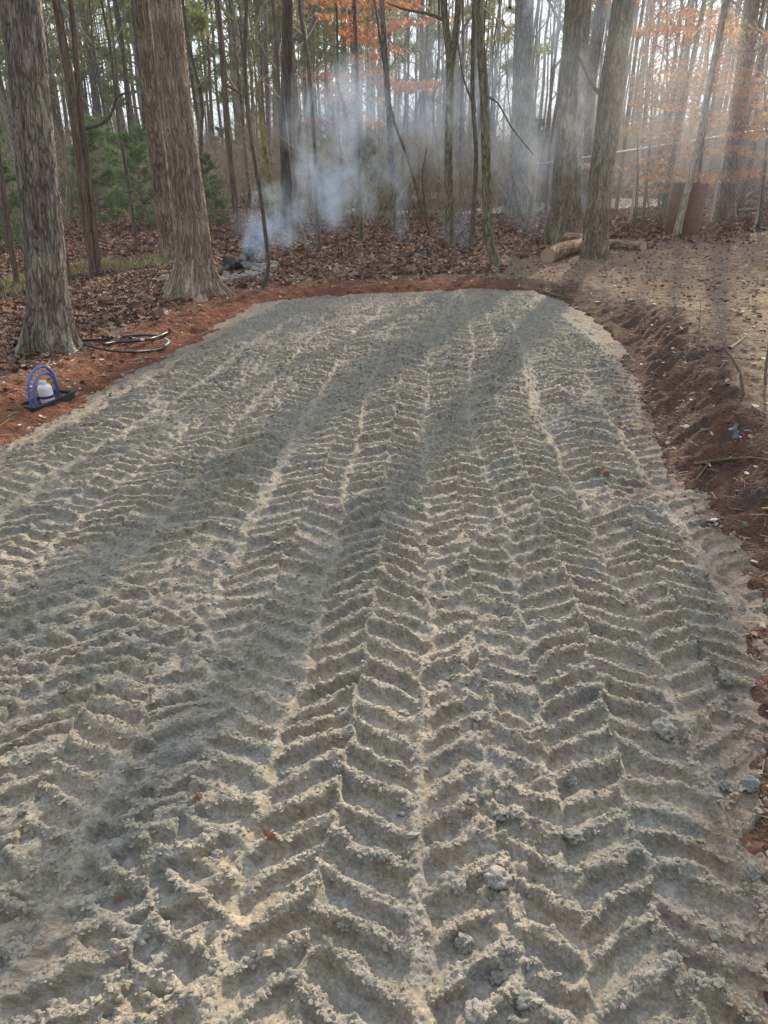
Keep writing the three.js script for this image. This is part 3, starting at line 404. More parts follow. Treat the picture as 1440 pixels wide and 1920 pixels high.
// saplings that keep their tan leaves: flat sprays of leaves on level twigs
function leafyTree(name, label, foot, tip, sprays, seed, mat, leafSize, c0) {
  const f = onLand(...foot), d = -f.z, g = thing(name, label, 'tree'), rnd = rng(seed); g.position.copy(f);
  const top = atDepth(...tip, d).sub(f); part('trunk', tube(spline([V(0, -0.1, 0), V(top.x * 0.35, top.y * 0.5, 0), top], 14), (t) => 0.035 * (1 - 0.75 * t), 7, { vScale: 0.5 }), M.grey, g);
  const limbs = [], P = [], N = [], C = [];
  for (const [px, py, len, n] of sprays) {
    const e = atDepth(px, py, d).sub(f); e.z += (rnd() - 0.5) * 1.6; const base = V(top.x * clamp(e.y / top.y) * 0.8, Math.min(e.y - 0.05, top.y), 0), out = V(e.x - base.x, 0, e.z).normalize();
    limbs.push(tube(spline([base, base.clone().lerp(e, 0.5).add(V(0, 0.08, 0)), e.clone().addScaledVector(out, len * 0.5)], 8), (t) => 0.010 * (1 - 0.8 * t), 4));
    for (let i = 0; i < n; i++) {
      const t = rnd(), sd = (rnd() - 0.5), c = e.clone().addScaledVector(out, (t - 0.5) * len).add(V(-out.z * sd * len * 0.7, (rnd() - 0.5) * 0.10 - Math.abs(sd) * 0.08, out.x * sd * len * 0.7));
      const s = leafSize * (0.7 + 0.6 * rnd()), a = rnd() * 6.28, dr = -0.5 - 0.8 * rnd(), u = V(Math.cos(a), dr, Math.sin(a)).normalize().multiplyScalar(s), w = V(-Math.sin(a), 0.25 * (rnd() - 0.5), Math.cos(a)).normalize().multiplyScalar(s * 0.28), k = 0.65 + 0.6 * rnd(), m = c.clone().addScaledVector(u, 0.5), fold = V(0, -s * 0.09, 0), e2 = c.clone().add(u);
      const l = m.clone().add(w), r = m.clone().sub(w); m.add(fold); const nn = u.clone().cross(w).normalize(); if (nn.y < 0) nn.negate();
      for (const q of [c, l, m, l, e2, m, c, m, r, r, m, e2]) { P.push(q.x, q.y, q.z); N.push(nn.x, nn.y, nn.z); C.push(c0[0] * k, c0[1] * k * (0.9 + 0.2 * t), c0[2] * k); }
    }
  }
  part('boughs', merge(limbs), M.twig, g).userData.kind = 'stuff'; part('foliage', triGeo(P, N, C), mat, g);
}
const spr = (seed, x0, x1, y0, y1, k, len, n) => { const r = rng(seed); return Array.from({ length: k }, () => [mix(x0, x1, r()), mix(y0, y1, r()), len * (0.7 + 0.6 * r()), Math.round(n * (0.6 + 0.8 * r()))]); };
leafyTree('beech_sapling', 'tan leaved beech sapling between olive brown trunk and rusty barrel', [1205, 425], [1225, 110], spr(1, 1180, 1300, 130, 350, 24, 1.1, 100), 21, M.beech, 0.075, [1, 1, 1]);
leafyTree('beech_sapling', 'tan leaved beech sapling hanging over the rusty barrel', [1300, 430], [1330, 60], spr(2, 1270, 1390, 40, 330, 24, 1.0, 100), 22, M.beech, 0.075, [1.05, 0.98, 0.85]);
leafyTree('beech_sapling', 'tan leaved beech sapling in the bright haze beside broad leaning trunk', [1425, 430], [1430, 90], spr(3, 1385, 1470, 60, 330, 20, 1.0, 95), 23, M.beech, 0.075, [1.1, 0.95, 0.8]);
leafyTree('beech_sapling', 'high spreading beech sapling with orange leaves above the fence', [1235, 400], [1250, -60], spr(4, 1170, 1340, -40, 130, 20, 1.3, 100), 24, M.beech, 0.08, [1.1, 0.92, 0.75]);
leafyTree('beech_sapling', 'small tan leaved sapling in front of the fence posts', [1190, 430], [1195, 250], spr(5, 1130, 1260, 230, 360, 8, 0.8, 70), 25, M.beech, 0.07, [0.95, 0.95, 0.95]);
leafyTree('scarlet_oak', 'young oak with rust red leaves high behind the smoke', [690, 400], [690, -20], spr(6, 625, 790, 0, 165, 22, 1.2, 80), 26, M.beech, 0.13, [1.0, 0.70, 0.50]);
leafyTree('scarlet_oak', 'sparse young oak with dull red leaves left of the shrub', [640, 408], [635, 120], spr(7, 600, 720, 130, 230, 10, 0.9, 60), 27, M.beech, 0.12, [0.9, 0.66, 0.5]);

// ------------------------------------------------------------------ fallen leaves, twigs, clods and stones
function leafGeo(curl, seed) {                   // a lobed leaf, one unit long, cupped along its rib
  const rnd = rng(seed), P = [], I = [], L = leafOutline.map(([x, y]) => [x * (0.9 + 0.3 * rnd()), y]);
  const z = (x, y) => curl * (x * x * 5 + (y - 0.5) ** 2 * 0.9) + 0.05 * Math.sin(y * 9 + seed);
  L.forEach(([x, y]) => P.push(0, z(0, y), y - 0.5)); L.forEach(([x, y]) => P.push(x, z(x, y), y - 0.5)); L.forEach(([x, y]) => P.push(-x * 0.95, z(x * 0.95, y), y - 0.5));
  const n = L.length; for (let i = 0; i < n - 1; i++) { I.push(i, n + i, n + i + 1, i, n + i + 1, i + 1, i, 2 * n + i + 1, 2 * n + i, i, i + 1, 2 * n + i + 1); }
  const g = new THREE.BufferGeometry(); g.setAttribute('position', new THREE.Float32BufferAttribute(P, 3)); g.setAttribute('uv', new THREE.Float32BufferAttribute(new Array(P.length / 3 * 2).fill(0), 2)); g.setIndex(I); g.computeVertexNormals(); return g;
}
const leaves = [leafGeo(0.35, 1), leafGeo(-0.3, 2), leafGeo(0.7, 3)];
const deadLeaf = (rnd) => { const k = 0.55 + 0.9 * rnd(), t = rnd(); return t < 0.16 ? col(0.34 * k, 0.235 * k, 0.165 * k) : t < 0.5 ? col(0.21 * k, 0.118 * k, 0.078 * k) : t < 0.85 ? col(0.165 * k, 0.088 * k, 0.062 * k) : col(0.27 * k, 0.12 * k, 0.05 * k); };
function litter(x, d) {                          // how thickly leaves lie, 0 .. 1
  const s = padInside(x, d), o = -s; if (o < 0.05) return 0;
  const a = n2(x * 1.3, d * 1.3), right = sst(-0.3, 0.9, x - 1.1);
  const bare = right * sst(14.5, 11.5, d + 0.8 * a - 0.25 * Math.max(0, x - 3));
  const clay = sst(1.1, 0.6, o + 0.25 * a);
  if (d > 19.2 && d < 21.8 && x > -1 && x < 7) return 0.12;
  return Math.max(0.015, (1 - clay * 0.97) * (1 - bare * 0.93)) * (0.65 + 0.5 * sst(-0.5, 0.3, n2(x * 0.7 + 8, d * 0.7)));
}
{
  const rnd = rng(21), lists = [[], [], []];
  for (let i = 0; i < 270000; i++) {
    const d = 3 + 22 * Math.pow(rnd(), 0.8), x = (rnd() - 0.5) * (1.35 * d + 4), y = rnd();
    if (y > litter(x, d) * (d < 13 ? 1 : 0.75)) continue;
    const s = (0.05 + 0.05 * rnd()) * (d > 14 ? 1.25 : 1) * (litter(x, d) < 0.15 ? 0.6 : 1);
    lists[i % 3].push({ p: V(x, surface(x, d) + 0.008 + 0.022 * rnd(), -d), q: rotE((rnd() - 0.5) * 1.5, rnd() * 6.28, (rnd() - 0.5) * 1.5), s: V(s * 1.25, s, s), c: deadLeaf(rnd) });
  }
  scatter('flat_leaf_litter', leaves[0], M.leafDead, lists[0], 'brown fallen oak leaves carpeting the forest floor', 'leaf litter');
  scatter('arched_leaf_litter', leaves[1], M.leafDead, lists[1], 'arched brown fallen leaves carpeting the forest floor', 'leaf litter');
  scatter('curled_leaf_litter', leaves[2], M.leafDead, lists[2], 'tightly curled brown fallen leaves carpeting the forest floor', 'leaf litter');
}
{
  // needles, straw and wood chips lying on the bare dirt and clay
  const rnd = rng(23), straw = [], chips = [], roots = [];
  for (let i = 0; i < 60000; i++) {
    const d = 1.2 + 12 * Math.pow(rnd(), 0.9), x = (rnd() - 0.5) * (1.3 * d + 3); const s = padInside(x, d); if (s > -0.01) continue;
    const right = x > 0.8, k = 0.6 + 0.8 * rnd(), y = surface(x, d);
    if (rnd() < 0.12) chips.push({ p: V(x, y + 0.006, -d), q: rotE((rnd() - 0.5) * 0.8, rnd() * 6.28, (rnd() - 0.5) * 0.8), s: V(0.012 + 0.02 * rnd(), 0.005, 0.02 + 0.05 * rnd() * rnd()), c: rnd() < 0.4 ? col(0.5 * k, 0.42 * k, 0.33 * k) : rnd() < 0.5 ? col(0.3 * k, 0.18 * k, 0.11 * k) : col(0.11 * k, 0.07 * k, 0.05 * k) });
    else if (rnd() < (right ? (s > -0.6 ? 0.18 : 0.5) : 0.3)) straw.push({ p: V(x, y + 0.005 + 0.008 * rnd(), -d), q: rotE((rnd() - 0.5) * 0.5, rnd() * 6.28, 0), s: V(1, 1, 0.04 + 0.13 * rnd() * rnd()), c: rnd() < 0.45 ? col(0.48 * k, 0.37 * k, 0.26 * k) : col(0.24 * k, 0.15 * k, 0.1 * k) });
  }
  scatter('pine_straw', new THREE.BoxGeometry(0.0026, 0.0026, 1), std({ color: 0xffffff }), straw, 'thin straw and twigs strewn over the bare dirt', 'straw');
  const chip = new THREE.BoxGeometry(1, 1, 1, 1, 1, 2); { const p = chip.attributes.position; for (let i = 0; i < p.count; i++) p.setXYZ(i, p.getX(i) * (Math.abs(p.getZ(i)) > 0.4 ? 0.5 : 1), p.getY(i), p.getZ(i)); chip.computeVertexNormals(); }
  scatter('wood_chips', chip, std({ color: 0xffffff }), chips, 'small wood chips and bark scraps on the bare dirt', 'wood chips');
}
{
  // dry grass along the far side of the leaf litter
  const rnd = rng(29), list = [], blade = new THREE.BufferGeometry(); blade.setAttribute('position', new THREE.Float32BufferAttribute([-0.05, 0, 0, 0.05, 0, 0, 0.03, 0.55, 0.06, -0.03, 0.55, 0.06, 0.0, 1, 0.25], 3)); blade.setAttribute('uv', new THREE.Float32BufferAttribute(new Array(10).fill(0), 2)); blade.setIndex([0, 1, 2, 0, 2, 3, 3, 2, 4]); blade.computeVertexNormals();
  const line = [[-20, 560], [60, 533], [140, 510], [230, 503], [320, 492]].map((q) => onLand(...q));
  for (let i = 0; i < 9000; i++) { const t = rnd() * 3.999, k = Math.floor(t), p = line[k].clone().lerp(line[k + 1], t - k), x = p.x + (rnd() - 0.5) * 0.5, d = -p.z + (rnd() + rnd() - 1) * 0.7; if (n2(x * 1.5, d * 1.5) < -0.35) continue; const s = 0.05 + 0.09 * rnd(), c = 0.7 + 0.6 * rnd(); list.push({ p: V(x, surface(x, d), -d), q: rotE((rnd() - 0.5) * 1.1, rnd() * 6.28, (rnd() - 0.5) * 1.1), s, c: rnd() < 0.4 ? col(0.24 * c, 0.24 * c, 0.09 * c) : col(0.48 * c, 0.40 * c, 0.21 * c) }); }
  scatter('dry_grass', blade, std({ color: 0xffffff, side: THREE.DoubleSide }), list, 'short dry yellow green grass behind the leaf litter', 'grass');
}
const lump = (seed, flat = 0.8, detail = 1, sharp = 0.22) => { const rnd = rng(seed); let g = new THREE.IcosahedronGeometry(1, detail); if (detail > 1) { g.deleteAttribute('normal'); g.deleteAttribute('uv'); g = mergeVertices(g, 1e-4); g.setAttribute('uv', new THREE.Float32BufferAttribute(Array.from({ length: g.attributes.position.count * 2 }, (_, i) => 0.12 * g.attributes.position.getComponent(i >> 1, (i & 1) * 2)), 2)); } const p = g.attributes.position, ox = rnd() * 50; for (let i = 0; i < p.count; i++) { const v = V(p.getX(i), p.getY(i), p.getZ(i)), r = 1 + sharp * n3(v.x * 1.3 + ox, v.y * 1.3, v.z * 1.3) + 0.5 * sharp * n3(v.x * 3 + ox, v.y * 3, v.z * 3); p.setXYZ(i, v.x * r * (0.95 + 0.3 * (seed % 3) * 0.4), v.y * r * flat, v.z * r); } g.computeVertexNormals(); return g; };
{
  const rnd = rng(31), A = [[], [], []], S = [[], []];
  for (let i = 0; i < 300000; i++) {
    const d = 0.6 + 6.2 * Math.pow(rnd(), 1.7), x = -2.6 + 5.0 * rnd(), s = padInside(x, d); if (s < -0.05) continue; if (Math.abs(x) > 0.75 * d + 0.6) continue;
    const h = padHeight(x, d), want = lastRough * (lastRidge > 0.5 ? 1 : 0.35);
    if (rnd() > want * (d < 3.2 ? 0.9 : 0.4)) continue;
    const sz = (0.0018 + 0.0055 * Math.pow(rnd(), 4)) * (1 + 0.12 * Math.max(0, d - 2)), k = 0.86 + 0.28 * rnd();
    A[i % 3].push({ p: V(x, h + sz * 0.12, -d), q: rotE((rnd() - 0.5) * 0.7, rnd() * 6.28, (rnd() - 0.5) * 0.7), s: V(sz * 1.2, sz * 1.0, sz), c: col(0.27 * k, 0.24 * k, 0.19 * k) });
  }
  for (let i = 0; i < 5200; i++) {
    const d = 0.6 + 6 * Math.pow(rnd(), 1.3), x = -2.4 + 4.4 * rnd(), s = padInside(x, d); if (s < -0.12 || Math.abs(x) > 0.75 * d + 0.6) continue;
    const band = Math.exp(-(((x - 0.3) / 0.14) ** 2)) * (d < 2.2 ? 1 : 0.3) + 0.12 + 0.5 * sst(0.3, 0, s); if (rnd() > band) continue;
    const sz = 0.004 + 0.011 * Math.pow(rnd(), 2.5), k = 0.8 + 0.5 * rnd(); S[i % 2].push({ p: V(x, (s > 0 ? padHeight(x, d) : surface(x, d)) + sz * 0.3, -d), q: rotE(rnd() * 6, rnd() * 6, rnd() * 6), s: V(sz * 1.2, sz * 0.8, sz), c: col(0.25 * k, 0.236 * k, 0.198 * k) });
  }
  const mc = std({ color: 0xffffff, roughness: 1 });
  ['fine_clods', 'crumbled_clods', 'loose_clods'].forEach((n, i) => scatter(n, lump(51 + i, 0.6, 0, 0.7), mc, A[i], ['fine grey crumbs of soil along the tyre track ridges', 'grey crumbled soil lumps along the tyre track ridges', 'loose grey soil lumps lying on the tyre tracks'][i], 'soil crumbs'));
  ['gravel_stones', 'gravel_pebbles'].forEach((n, i) => scatter(n, lump(61 + i, 0.75, 1, 0.4), mc, S[i], ['small angular grey stones scattered over the tyre tracks', 'small rounded grey pebbles scattered over the tyre tracks'][i], 'gravel'));
}
// stones large enough to pick out, pressed into the gravel
{
  const rnd = rng(37), geo = [lump(71, 0.65, 5, 0.32), lump(72, 0.7, 5, 0.36), lump(73, 0.6, 5, 0.3)];
  const where = [[933, 1650, 36], [942, 1655, 20], [935, 1530, 26], [968, 1525, 24], [1075, 1570, 30], [990, 1885, 34], [892, 1905, 34], [870, 1770, 28], [950, 1780, 20], [1245, 1370, 34], [1365, 1275, 22], [1405, 1472, 26], [860, 1665, 22], [645, 1735, 22], [15, 1467, 24], [405, 1605, 18], [635, 1440, 20], [1410, 1635, 24], [120, 1290, 18], [930, 1835, 20], [1070, 1465, 20], [720, 1605, 18], [1360, 1475, 18]];
  where.forEach(([x, y, w], i) => { const p = onLand(x, y), s = w * p.clone().sub(camera.position).length() / F / 2, o = single('loose_stone', geo[i % 3], i % 3 ? M.stone : M.stonePale, 'fist sized or smaller grey stone lying loose on the tyre tracks', 'stone', 'loose stones on the gravel pad'); o.position.set(p.x, p.y + s * 0.2, p.z); o.rotation.set(rnd() * 0.5, rnd() * 6, rnd() * 0.5); o.scale.setScalar(s); });
  const lw = [[1405, 1590, 0.10, 'red brown dead leaf at the clay edge of the gravel', 0.4], [505, 1570, 0.04, 'small dark red leaf scrap on bumpy lower gravel', 1], [225, 1690, 0.03, 'bright red leaf scrap wedged in a lug print', 2], [1000, 1275, 0.03, 'orange leaf scrap beside the long straight track ridge', 1.2], [1135, 885, 0.07, 'rust coloured leaf lying on the sunlit tracks', 0.2], [370, 1500, 0.035, 'brown leaf scrap on the ridge of a lug print', 2.2]];
  for (const [x, y, s, label, a] of lw) { const p = onLand(x, y), o = single('fallen_leaf', leaves[1], std({ color: col(0.15, 0.065, 0.04), side: THREE.DoubleSide }), label, 'leaf'); o.position.set(p.x, p.y + 0.01, p.z); o.rotation.set(0.25, a, 0.2); o.scale.set(s * 1.3, s, s); }
}
// sticks, stems and roots on the bank and the dirt
function stick(name, pts, r, mat, label, category, lift = 0.01) { const w = pts.map(([x, y, h]) => { const p = onLand(x, y); p.y += h ?? lift; return p; }), o = w[0].clone(); return single(name, tube(spline(w.map((p) => p.sub(o)), 16), (t) => r * (1 - 0.55 * t), 6), mat, label, category).position.copy(o); }
function stem(foot, px, r, label, twigs = []) { const f = onLand(...foot), d = -f.z, g = thing('bare_seedling', label, 'seedling'); g.position.copy(f); part('stem', tube(spline([V(0, -0.04, 0), ...px.map(([x, y]) => atDepth(x, y, d).sub(f))], 14), (t) => r * (1 - 0.5 * t), 6), M.twig, g); for (const t of twigs) part('twig', tube(spline(t.map(([x, y], i) => atDepth(x, y, d).sub(f).add(V(0, 0, 0.05 * i))), 8), (q) => r * 0.5 * (1 - 0.6 * q), 5), M.twigLight, g); }
stem([1397, 735], [[1388, 700], [1373, 672], [1357, 648], [1362, 636]], 0.011, 'crooked bare seedling stem rising from the top of the bank', [[[1386, 698], [1376, 706], [1372, 718]]]);
stem([1438, 720], [[1436, 690], [1440, 660], [1444, 620]], 0.012, 'thick short bare stem on the bank by the crooked seedling', []);
stem([1312, 640], [[1311, 610], [1314, 580], [1310, 555]], 0.004, 'very thin seedling on the bare dirt beside the bank', [[[1311, 610], [1320, 590]]]);
stick('pale_stick', [[1368, 655], [1385, 643], [1400, 630]], 0.012, M.cutWood, 'short pale broken stick lying behind the crooked seedling', 'stick');
stick('dead_branch', [[1300, 880], [1350, 872], [1400, 868], [1445, 874]], 0.012, M.tan, 'long tan dead branch across the dark bank', 'branch', 0.03);
stick('dead_branch', [[1302, 910], [1322, 885], [1330, 870]], 0.006, M.tan, 'thin tan twig crossing the long dead branch', 'branch', 0.03);
stick('dead_branch', [[1320, 668], [1360, 672], [1400, 676]], 0.006, M.tan, 'straight thin twig flat on the dirt above the bank', 'branch');
stick('dead_branch', [[1385, 388], [1410, 370], [1450, 352]], 0.05, M.grey, 'thick dark fallen limb near the fence corner', 'branch', 0.12);
stick('dead_branch', [[1380, 405], [1420, 400], [1470, 395]], 0.05, M.grey, 'thick dark limb on the leaf pile below the fence', 'branch', 0.08);
stick('exposed_root', [[1010, 545], [1040, 556], [1075, 565]], 0.016, M.tan, 'tan exposed root at the far corner of the gravel', 'root', 0.02);
{ const p = onLand(1377, 822), g = new THREE.PlaneGeometry(0.04, 0.07, 5, 6), q = g.attributes.position; for (let i = 0; i < q.count; i++) q.setZ(i, 0.018 * n2(q.getX(i) * 30, q.getY(i) * 30)); g.computeVertexNormals(); const o = single('plastic_scrap', g, std({ color: col(0.11, 0.13, 0.165), roughness: 0.4, side: THREE.DoubleSide }), 'crumpled blue grey plastic scrap stuck in the dark bank', 'scrap'); o.position.set(p.x, p.y + 0.035, p.z); o.rotation.set(-0.7, 0.4, 0.5); }

// ------------------------------------------------------------------ bottle, tray and hoses by the grey oak
{
  const c = onLand(88, 757), a = onLand(48, 768), b = onLand(124, 746), along = b.clone().sub(a); along.y = 0; const L = along.length(), turn = Math.atan2(-along.z, along.x), y0 = Math.min(surface(c.x, -c.z), a.y, b.y) + 0.01, mid = a.clone().add(b).multiplyScalar(0.5);
  const tray = thing('plastic_tray', 'shallow black plastic tray half sunk in the red clay', 'tray'); tray.position.set(mid.x, y0 - 0.022, mid.z - 0.02); tray.rotation.y = turn;
  const w = 0.15, h = 0.055, box = (x, y, z, px, py, pz) => new THREE.BoxGeometry(x, y, z).translate(px, py, pz);
  part('floor_panel', box(L, 0.006, w, 0, 0.003, 0), M.blackPlastic, tray); for (const s of [-1, 1]) { part('side_wall', box(L, h, 0.006, 0, h / 2 + 0.004, s * (w / 2 - 0.003)), M.blackPlastic, tray); part('end_wall', box(0.006, h, w - 0.014, s * (L / 2 - 0.003), h / 2 + 0.004, 0), M.blackPlastic, tray); } part('rim', merge([box(L + 0.02, 0.006, 0.014, 0, h + 0.007, w / 2 + 0.003), box(L + 0.02, 0.006, 0.014, 0, h + 0.007, -w / 2 - 0.003)]), M.blackPlastic, tray);
  const hose = thing('blue_hose', 'blue hose bent in two arched loops over the tray', 'hose'); hose.position.copy(tray.position); hose.rotation.y = turn;
  const arch = (x0, x1, z0, z1, H) => { const p = []; for (let i = 0; i <= 24; i++) { const t = i / 24, q = Math.PI * (1 - t), e = 1.0; p.push(V(mix(x0, x1, 0.5 + 0.5 * Math.cos(q) * (0.97 + 0.12 * Math.sin(q))), 0.015 + H * Math.pow(Math.sin(q), 0.8), mix(z0, z1, t))); } return tube(p, () => 0.0095, 9, { cap: true }); };
  part('loop', arch(-L / 2 + 0.012, L / 2 - 0.03, 0.03, -0.05, 0.265), M.blue, hose); part('loop', arch(-L / 2 + 0.034, L / 2 - 0.06, 0.052, -0.02, 0.225), M.blue, hose);
  const bt = thing('white_bottle', 'white plastic bottle with purple band standing in the tray', 'bottle'); bt.position.set(c.x + 0.012, y0 + 0.007, c.z + 0.0); bt.rotation.z = 0.06; bt.scale.set(1.12, 0.88, 1.12);
  const pr = (l) => new THREE.LatheGeometry(l.map(([x, y]) => new THREE.Vector2(x, y)), 28);
  part('body', pr([[0, 0], [0.036, 0], [0.041, 0.005], [0.042, 0.03], [0.042, 0.115], [0.040, 0.128], [0.03, 0.143], [0.018, 0.150], [0.018, 0.154], [0, 0.154]]), M.white, bt); part('label_band', pr([[0.0424, 0.04], [0.0432, 0.041], [0.0432, 0.061], [0.0424, 0.062]]), M.purple, bt); part('cap', pr([[0.0185, 0.152], [0.021, 0.153], [0.021, 0.172], [0.019, 0.175], [0, 0.175]]), M.white, bt);
}
function groundTube(parent, name, px, r, mat, lift) { const w = px.map(([x, y, h]) => { const p = onLand(x, y); p.y += r + (h ?? lift); return p; }); return part(name, tube(spline(w, 40), () => r, 9, { cap: true }), mat, parent); }
{
  const g = thing('black_hose', 'loosely coiled black hose on the clay beside the grey oak', 'hose');
  groundTube(g, 'strand', [[150, 643], [190, 641], [225, 637], [262, 633], [300, 634]], 0.012, M.hose, 0.01);
  groundTube(g, 'strand', [[195, 652], [225, 647], [255, 646], [285, 641], [305, 634], [314, 630]], 0.014, M.hose, 0.015);
  groundTube(g, 'strand', [[152, 648], [180, 656], [210, 662], [245, 664], [280, 662], [303, 658], [311, 653.5]], 0.011, M.hose, 0.008);
  groundTube(g, 'worn_bend', [[310, 654], [316, 649], [316, 644], [309, 640]], 0.0115, M.hoseGrey, 0.014);
  const f = onLand(248, 642), k = part('fitting', new THREE.CylinderGeometry(0.018, 0.022, 0.05, 12).translate(0, 0.025, 0), M.blackPlastic, g); k.position.set(f.x, f.y + 0.005, f.z); k.rotation.z = 0.3;
  const c = onLand(268, 644), kk = part('coupling', new THREE.CylinderGeometry(0.018, 0.018, 0.03, 12).rotateZ(1.5), M.galv, g); kk.position.set(c.x, c.y + 0.03, c.z);
}

// ------------------------------------------------------------------ fire pit, logs, barrel and fence
function logThing(name, a, b, r, mat, label, lift, hollow, bend = 0) {
  const A = onLand(...a), B = onLand(...b); A.y += lift; B.y += lift; const g = thing(name, label, 'log'); g.position.copy(A); const d = B.clone().sub(A), m = d.clone().multiplyScalar(0.5).add(V(0, bend, 0)); const path = spline([V(0, 0, 0), m, d], 16), rad = (t, q) => r * (1 + 0.06 * n3(Math.cos(q) * 1.5, t * 4 + r * 50, Math.sin(q) * 1.5)) * (1 - 0.08 * t);
  part('bark', tube(path, rad, 22, { vScale: 0.5 }), mat, g); const dir = d.clone().normalize();
  for (const [p, s, rr] of [[path[0], -1, r * 0.99], [path[16], 1, r * 0.91]]) { const c = part('cut_end', hollow && s < 0 ? new THREE.RingGeometry(rr * 0.55, rr, 22) : new THREE.CircleGeometry(rr, 22), hollow ? M.char : M.cutWood, g); c.position.copy(p).addScaledVector(dir, -s * 0.004); c.quaternion.setFromUnitVectors(V(0, 0, 1), dir.clone().multiplyScalar(s)); }
  return g;
}
logThing('cut_log', [1026, 492], [1092, 470], 0.115, M.wood, 'pale barkless cut log lying against the olive brown trunk', 0.09, false, 0.02);
logThing('cut_log', [1060, 462], [1100, 468], 0.10, M.wood, 'second pale log wedged behind the front log by the oak', 0.13, false);
logThing('cut_log', [1138, 466], [1206, 470], 0.085, M.tan, 'tan log on the leaves right of the olive brown trunk', 0.06, false);
logThing('charred_log', [446, 512], [428, 494], 0.085, M.char, 'hollow charred log end in the smoking fire', 0.06, true);
logThing('charred_log', [404, 522], [455, 498], 0.04, M.char, 'thin black burnt branch propped on the fire', 0.06, false);
logThing('charred_log', [455, 499], [470, 492], 0.06, M.char, 'short black burnt chunk at the heart of the fire', 0.12, false);
{ const p = onLand(462, 506), g = lump(90, 0.22, 3, 0.3), o = single('ash_heap', g, M.ash, 'low heap of pale ash under the burnt logs', 'ash'); o.position.set(p.x, p.y, p.z - 0.15); o.scale.set(0.3, 0.3, 0.26); }
{
  const rnd = rng(44), geo = [lump(91, 0.6, 4, 0.3), lump(92, 0.7, 4, 0.3)]; let k = 0;
  for (const [x, y, w] of [[402, 528, 16], [415, 531, 18], [430, 528, 14], [442, 526, 17], [457, 523, 15], [470, 521, 18], [483, 519, 14], [497, 515, 20], [508, 510, 20], [515, 503, 16], [492, 505, 15], [478, 510, 14], [425, 520, 13], [306, 530, 18], [318, 533, 12], [505, 521, 12]]) { const p = onLand(x, y), s = w * p.distanceTo(camera.position) / F / 2, o = single('hearth_stone', geo[k++ % 2], M.stonePale, 'pale stone in the loose ring around the smoking fire', 'stone', 'stones ringing the fire'); o.position.set(p.x, p.y + s * 0.5, p.z); o.rotation.set(rnd() * 0.6, rnd() * 6, rnd() * 0.6); o.scale.set(s * 1.1, s * 1.15, s); }
}
{
  const p = onLand(1277, 437), g = thing('rusty_barrel', 'rusty brown steel barrel behind the pale lichened leaning trunk', 'barrel'); g.position.copy(p); g.position.y -= 0.03; const s = 78 * p.distanceTo(camera.position) / F, r = s * 0.345;
  const prof = [[0, 0.01], [r * 0.98, 0], [r * 1.02, 0.02]]; for (let i = 1; i <= 30; i++) { const t = i / 30; prof.push([r * (1 + 0.035 * (Math.exp(-(((t - 0.34) / 0.02) ** 2)) + Math.exp(-(((t - 0.67) / 0.02) ** 2)))), s * (0.03 + 0.95 * t)]); }
  part('shell', new THREE.LatheGeometry(prof.map(([x, y]) => new THREE.Vector2(x, y)), 40), M.rust, g); part('rim', new THREE.TorusGeometry(r * 1.005, 0.012, 8, 40).rotateX(Math.PI / 2).translate(0, s * 0.985, 0), M.rust, g); part('inside', new THREE.LatheGeometry([[0, s * 0.3], [r * 0.97, s * 0.3], [r * 0.975, s * 0.98]].map(([x, y]) => new THREE.Vector2(x, y)), 40), M.char, g); g.rotation.z = -0.03;
}
{
  const g = thing('chain_link_fence', 'grey chain link fence with galvanised top rail at the woods', 'fence');
  const A = atDepth(1008, 309, 18.4), B = atDepth(1560, 225, 13.6), N = 8, H = 1.2; const at = (t) => A.clone().lerp(B, t);
  part('top_rail', tube([A, at(0.33), at(0.66), B], () => 0.024, 9, { cap: true }), M.galv, g);
  for (let i = 0; i < N; i++) { const p = at(i / (N - 1)), y = landBase(p.x, -p.z) - 0.1; const q = part('post', tube([V(0, 0, 0), V(0, p.y - y + 0.03, 0)], () => 0.026, 9, { cap: true }), M.galv, g); q.position.set(p.x, y, p.z - 0.045); part('post_cap', new THREE.SphereGeometry(0.032, 10, 6), M.galv, q).position.y = p.y - y + 0.03; }
  const L = A.distanceTo(B), cell = 0.075, k = Math.floor(L / cell), wires = [], base = A.clone();
  for (let i = -16; i < k; i++) for (const s of [1, -1]) { const u0 = clamp(i * cell, 0, L), u1 = clamp((i + 16) * cell, 0, L); if (u1 - u0 < 0.05) continue; const h0 = (u0 - i * cell) / (16 * cell), h1 = (u1 - i * cell) / (16 * cell); const P = (u, h) => { const p = at(u / L); return V(p.x, p.y - H + H * h, p.z + 0.03); }; wires.push(tube([P(u0, s > 0 ? h0 : 1 - h0), P(u1, s > 0 ? h1 : 1 - h1)], () => 0.0022, 3)); }
  const m = part('wire_mesh', merge(wires), M.wire, g); m.userData.kind = 'stuff';
  const rb = single('ribbon', new THREE.PlaneGeometry(0.05, 0.28, 2, 8), M.ribbon, 'pink ribbon tied to the end of the fence rail', 'ribbon'), q = atDepth(1011, 330, 18.35); { const p = rb.geometry.attributes.position; for (let i = 0; i < p.count; i++) p.setZ(i, 0.03 * Math.sin(p.getY(i) * 20)); rb.geometry.computeVertexNormals(); } rb.position.copy(q); rb.position.y = A.y - 0.15;
}

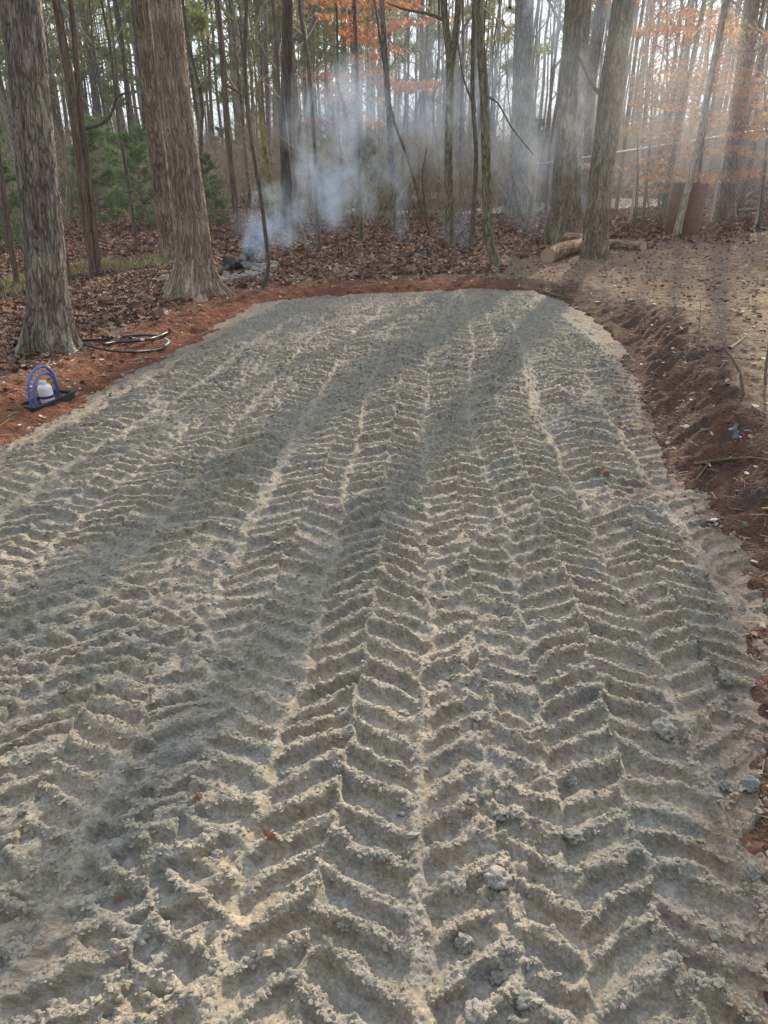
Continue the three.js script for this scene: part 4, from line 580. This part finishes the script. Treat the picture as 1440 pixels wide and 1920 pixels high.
// ------------------------------------------------------------------ smoke: thin wisps through the whole depth of the plume
{
  const puff = (s) => tile(256, 256, (u, v) => { const x = u * 2 - 1, y = v * 2 - 1, r = Math.hypot(x, y), w = 0.35 * (vn(u, v, 4, 4, s) - 0.5) + 0.25 * (vn(u, v, 9, 9, s + 1) - 0.5); const e = sst(1, 0.1, r + w * 0.9); return e * r < 0 ? 0 : e * sst(0.98, 0.7, r) * (0.35 + 0.65 * vn(u, v, 7, 7, s + 2)) * (0.7 + 0.3 * vn(u, v, 19, 19, s + 3)); });
  const g = new THREE.PlaneGeometry(1, 1, 8, 8), p = g.attributes.position; for (let i = 0; i < p.count; i++) p.setZ(i, 0.16 * Math.sin(p.getX(i) * 4) * Math.cos(p.getY(i) * 3.5)); g.computeVertexNormals();
  const rnd = rng(91), lists = [[], []], path = lut([[0, 0], [1, 1]]);
  const src = onLand(462, 500), dd = -src.z;
  const stops = [[462, 494, 0.35, 0.0], [478, 455, 0.5, 0.1], [505, 420, 0.7, 0.3], [560, 385, 1.0, 0.7], [620, 330, 1.4, 1.2], [690, 270, 1.8, 1.9], [760, 300, 2.0, 2.4], [860, 270, 2.4, 3.2], [960, 180, 2.8, 4.2], [980, 60, 3.0, 5.0]].map(([x, y, s, dz]) => ({ p: atDepth(x, y, dd + dz), s }));
  const put = (n, t0, t1, spread, sc) => { for (let i = 0; i < n; i++) { const t = mix(t0, t1, rnd()), k = Math.min(8, Math.floor(t * 9)), f = t * 9 - k, a = stops[k], b = stops[k + 1], s = mix(a.s, b.s, f); const q = a.p.clone().lerp(b.p, f).add(V((rnd() - 0.5) * s * spread, (rnd() - 0.5) * s * spread, (rnd() - 0.5) * s * spread * 1.2)); lists[i % 2].push({ p: q, q: rotE((rnd() - 0.5) * 1.2, (rnd() - 0.5) * 2.2, rnd() * 6.28), s: s * sc * (0.7 + 0.6 * rnd()) }); } };
  put(26, 0.0, 0.2, 0.5, 0.65); put(34, 0.12, 0.45, 0.95, 0.6); put(16, 0.4, 0.72, 1.3, 0.8); put(7, 0.7, 1, 1.3, 1.0);
  const veil = []; for (let i = 0; i < 18; i++) { const p = atDepth(mix(1120, 1500, rnd()), mix(-80, 330, rnd()), mix(8.5, 14, rnd())); veil.push({ p, q: rotE((rnd() - 0.5) * 1.2, (rnd() - 0.5) * 2.2, rnd() * 6.28), s: 2.2 + 1.6 * rnd() }); }
  scatter('hanging_smoke', g, new THREE.MeshPhysicalMaterial({ color: col(0.9, 0.92, 0.95), roughness: 1, transmission: 0.6, thickness: 0, transparent: true, opacity: 0.075, alphaMap: puff(140), side: THREE.DoubleSide, specularIntensity: 0 }), veil, 'pale smoke haze hanging among the tan leaved saplings', 'smoke');
  lists.forEach((l, i) => scatter(['rising_smoke', 'drifting_smoke'][i], g, new THREE.MeshPhysicalMaterial({ color: col(0.66, 0.80, 0.99), roughness: 1, transmission: 0.5, thickness: 0, transparent: true, opacity: 0.29, alphaMap: puff(100 + i * 10), side: THREE.DoubleSide, specularIntensity: 0 }), l, ['bluish smoke rising from the fire and drifting among trees', 'thin bluish smoke spreading through the woods'][i], 'smoke'));
}

renderer.render(scene, camera);
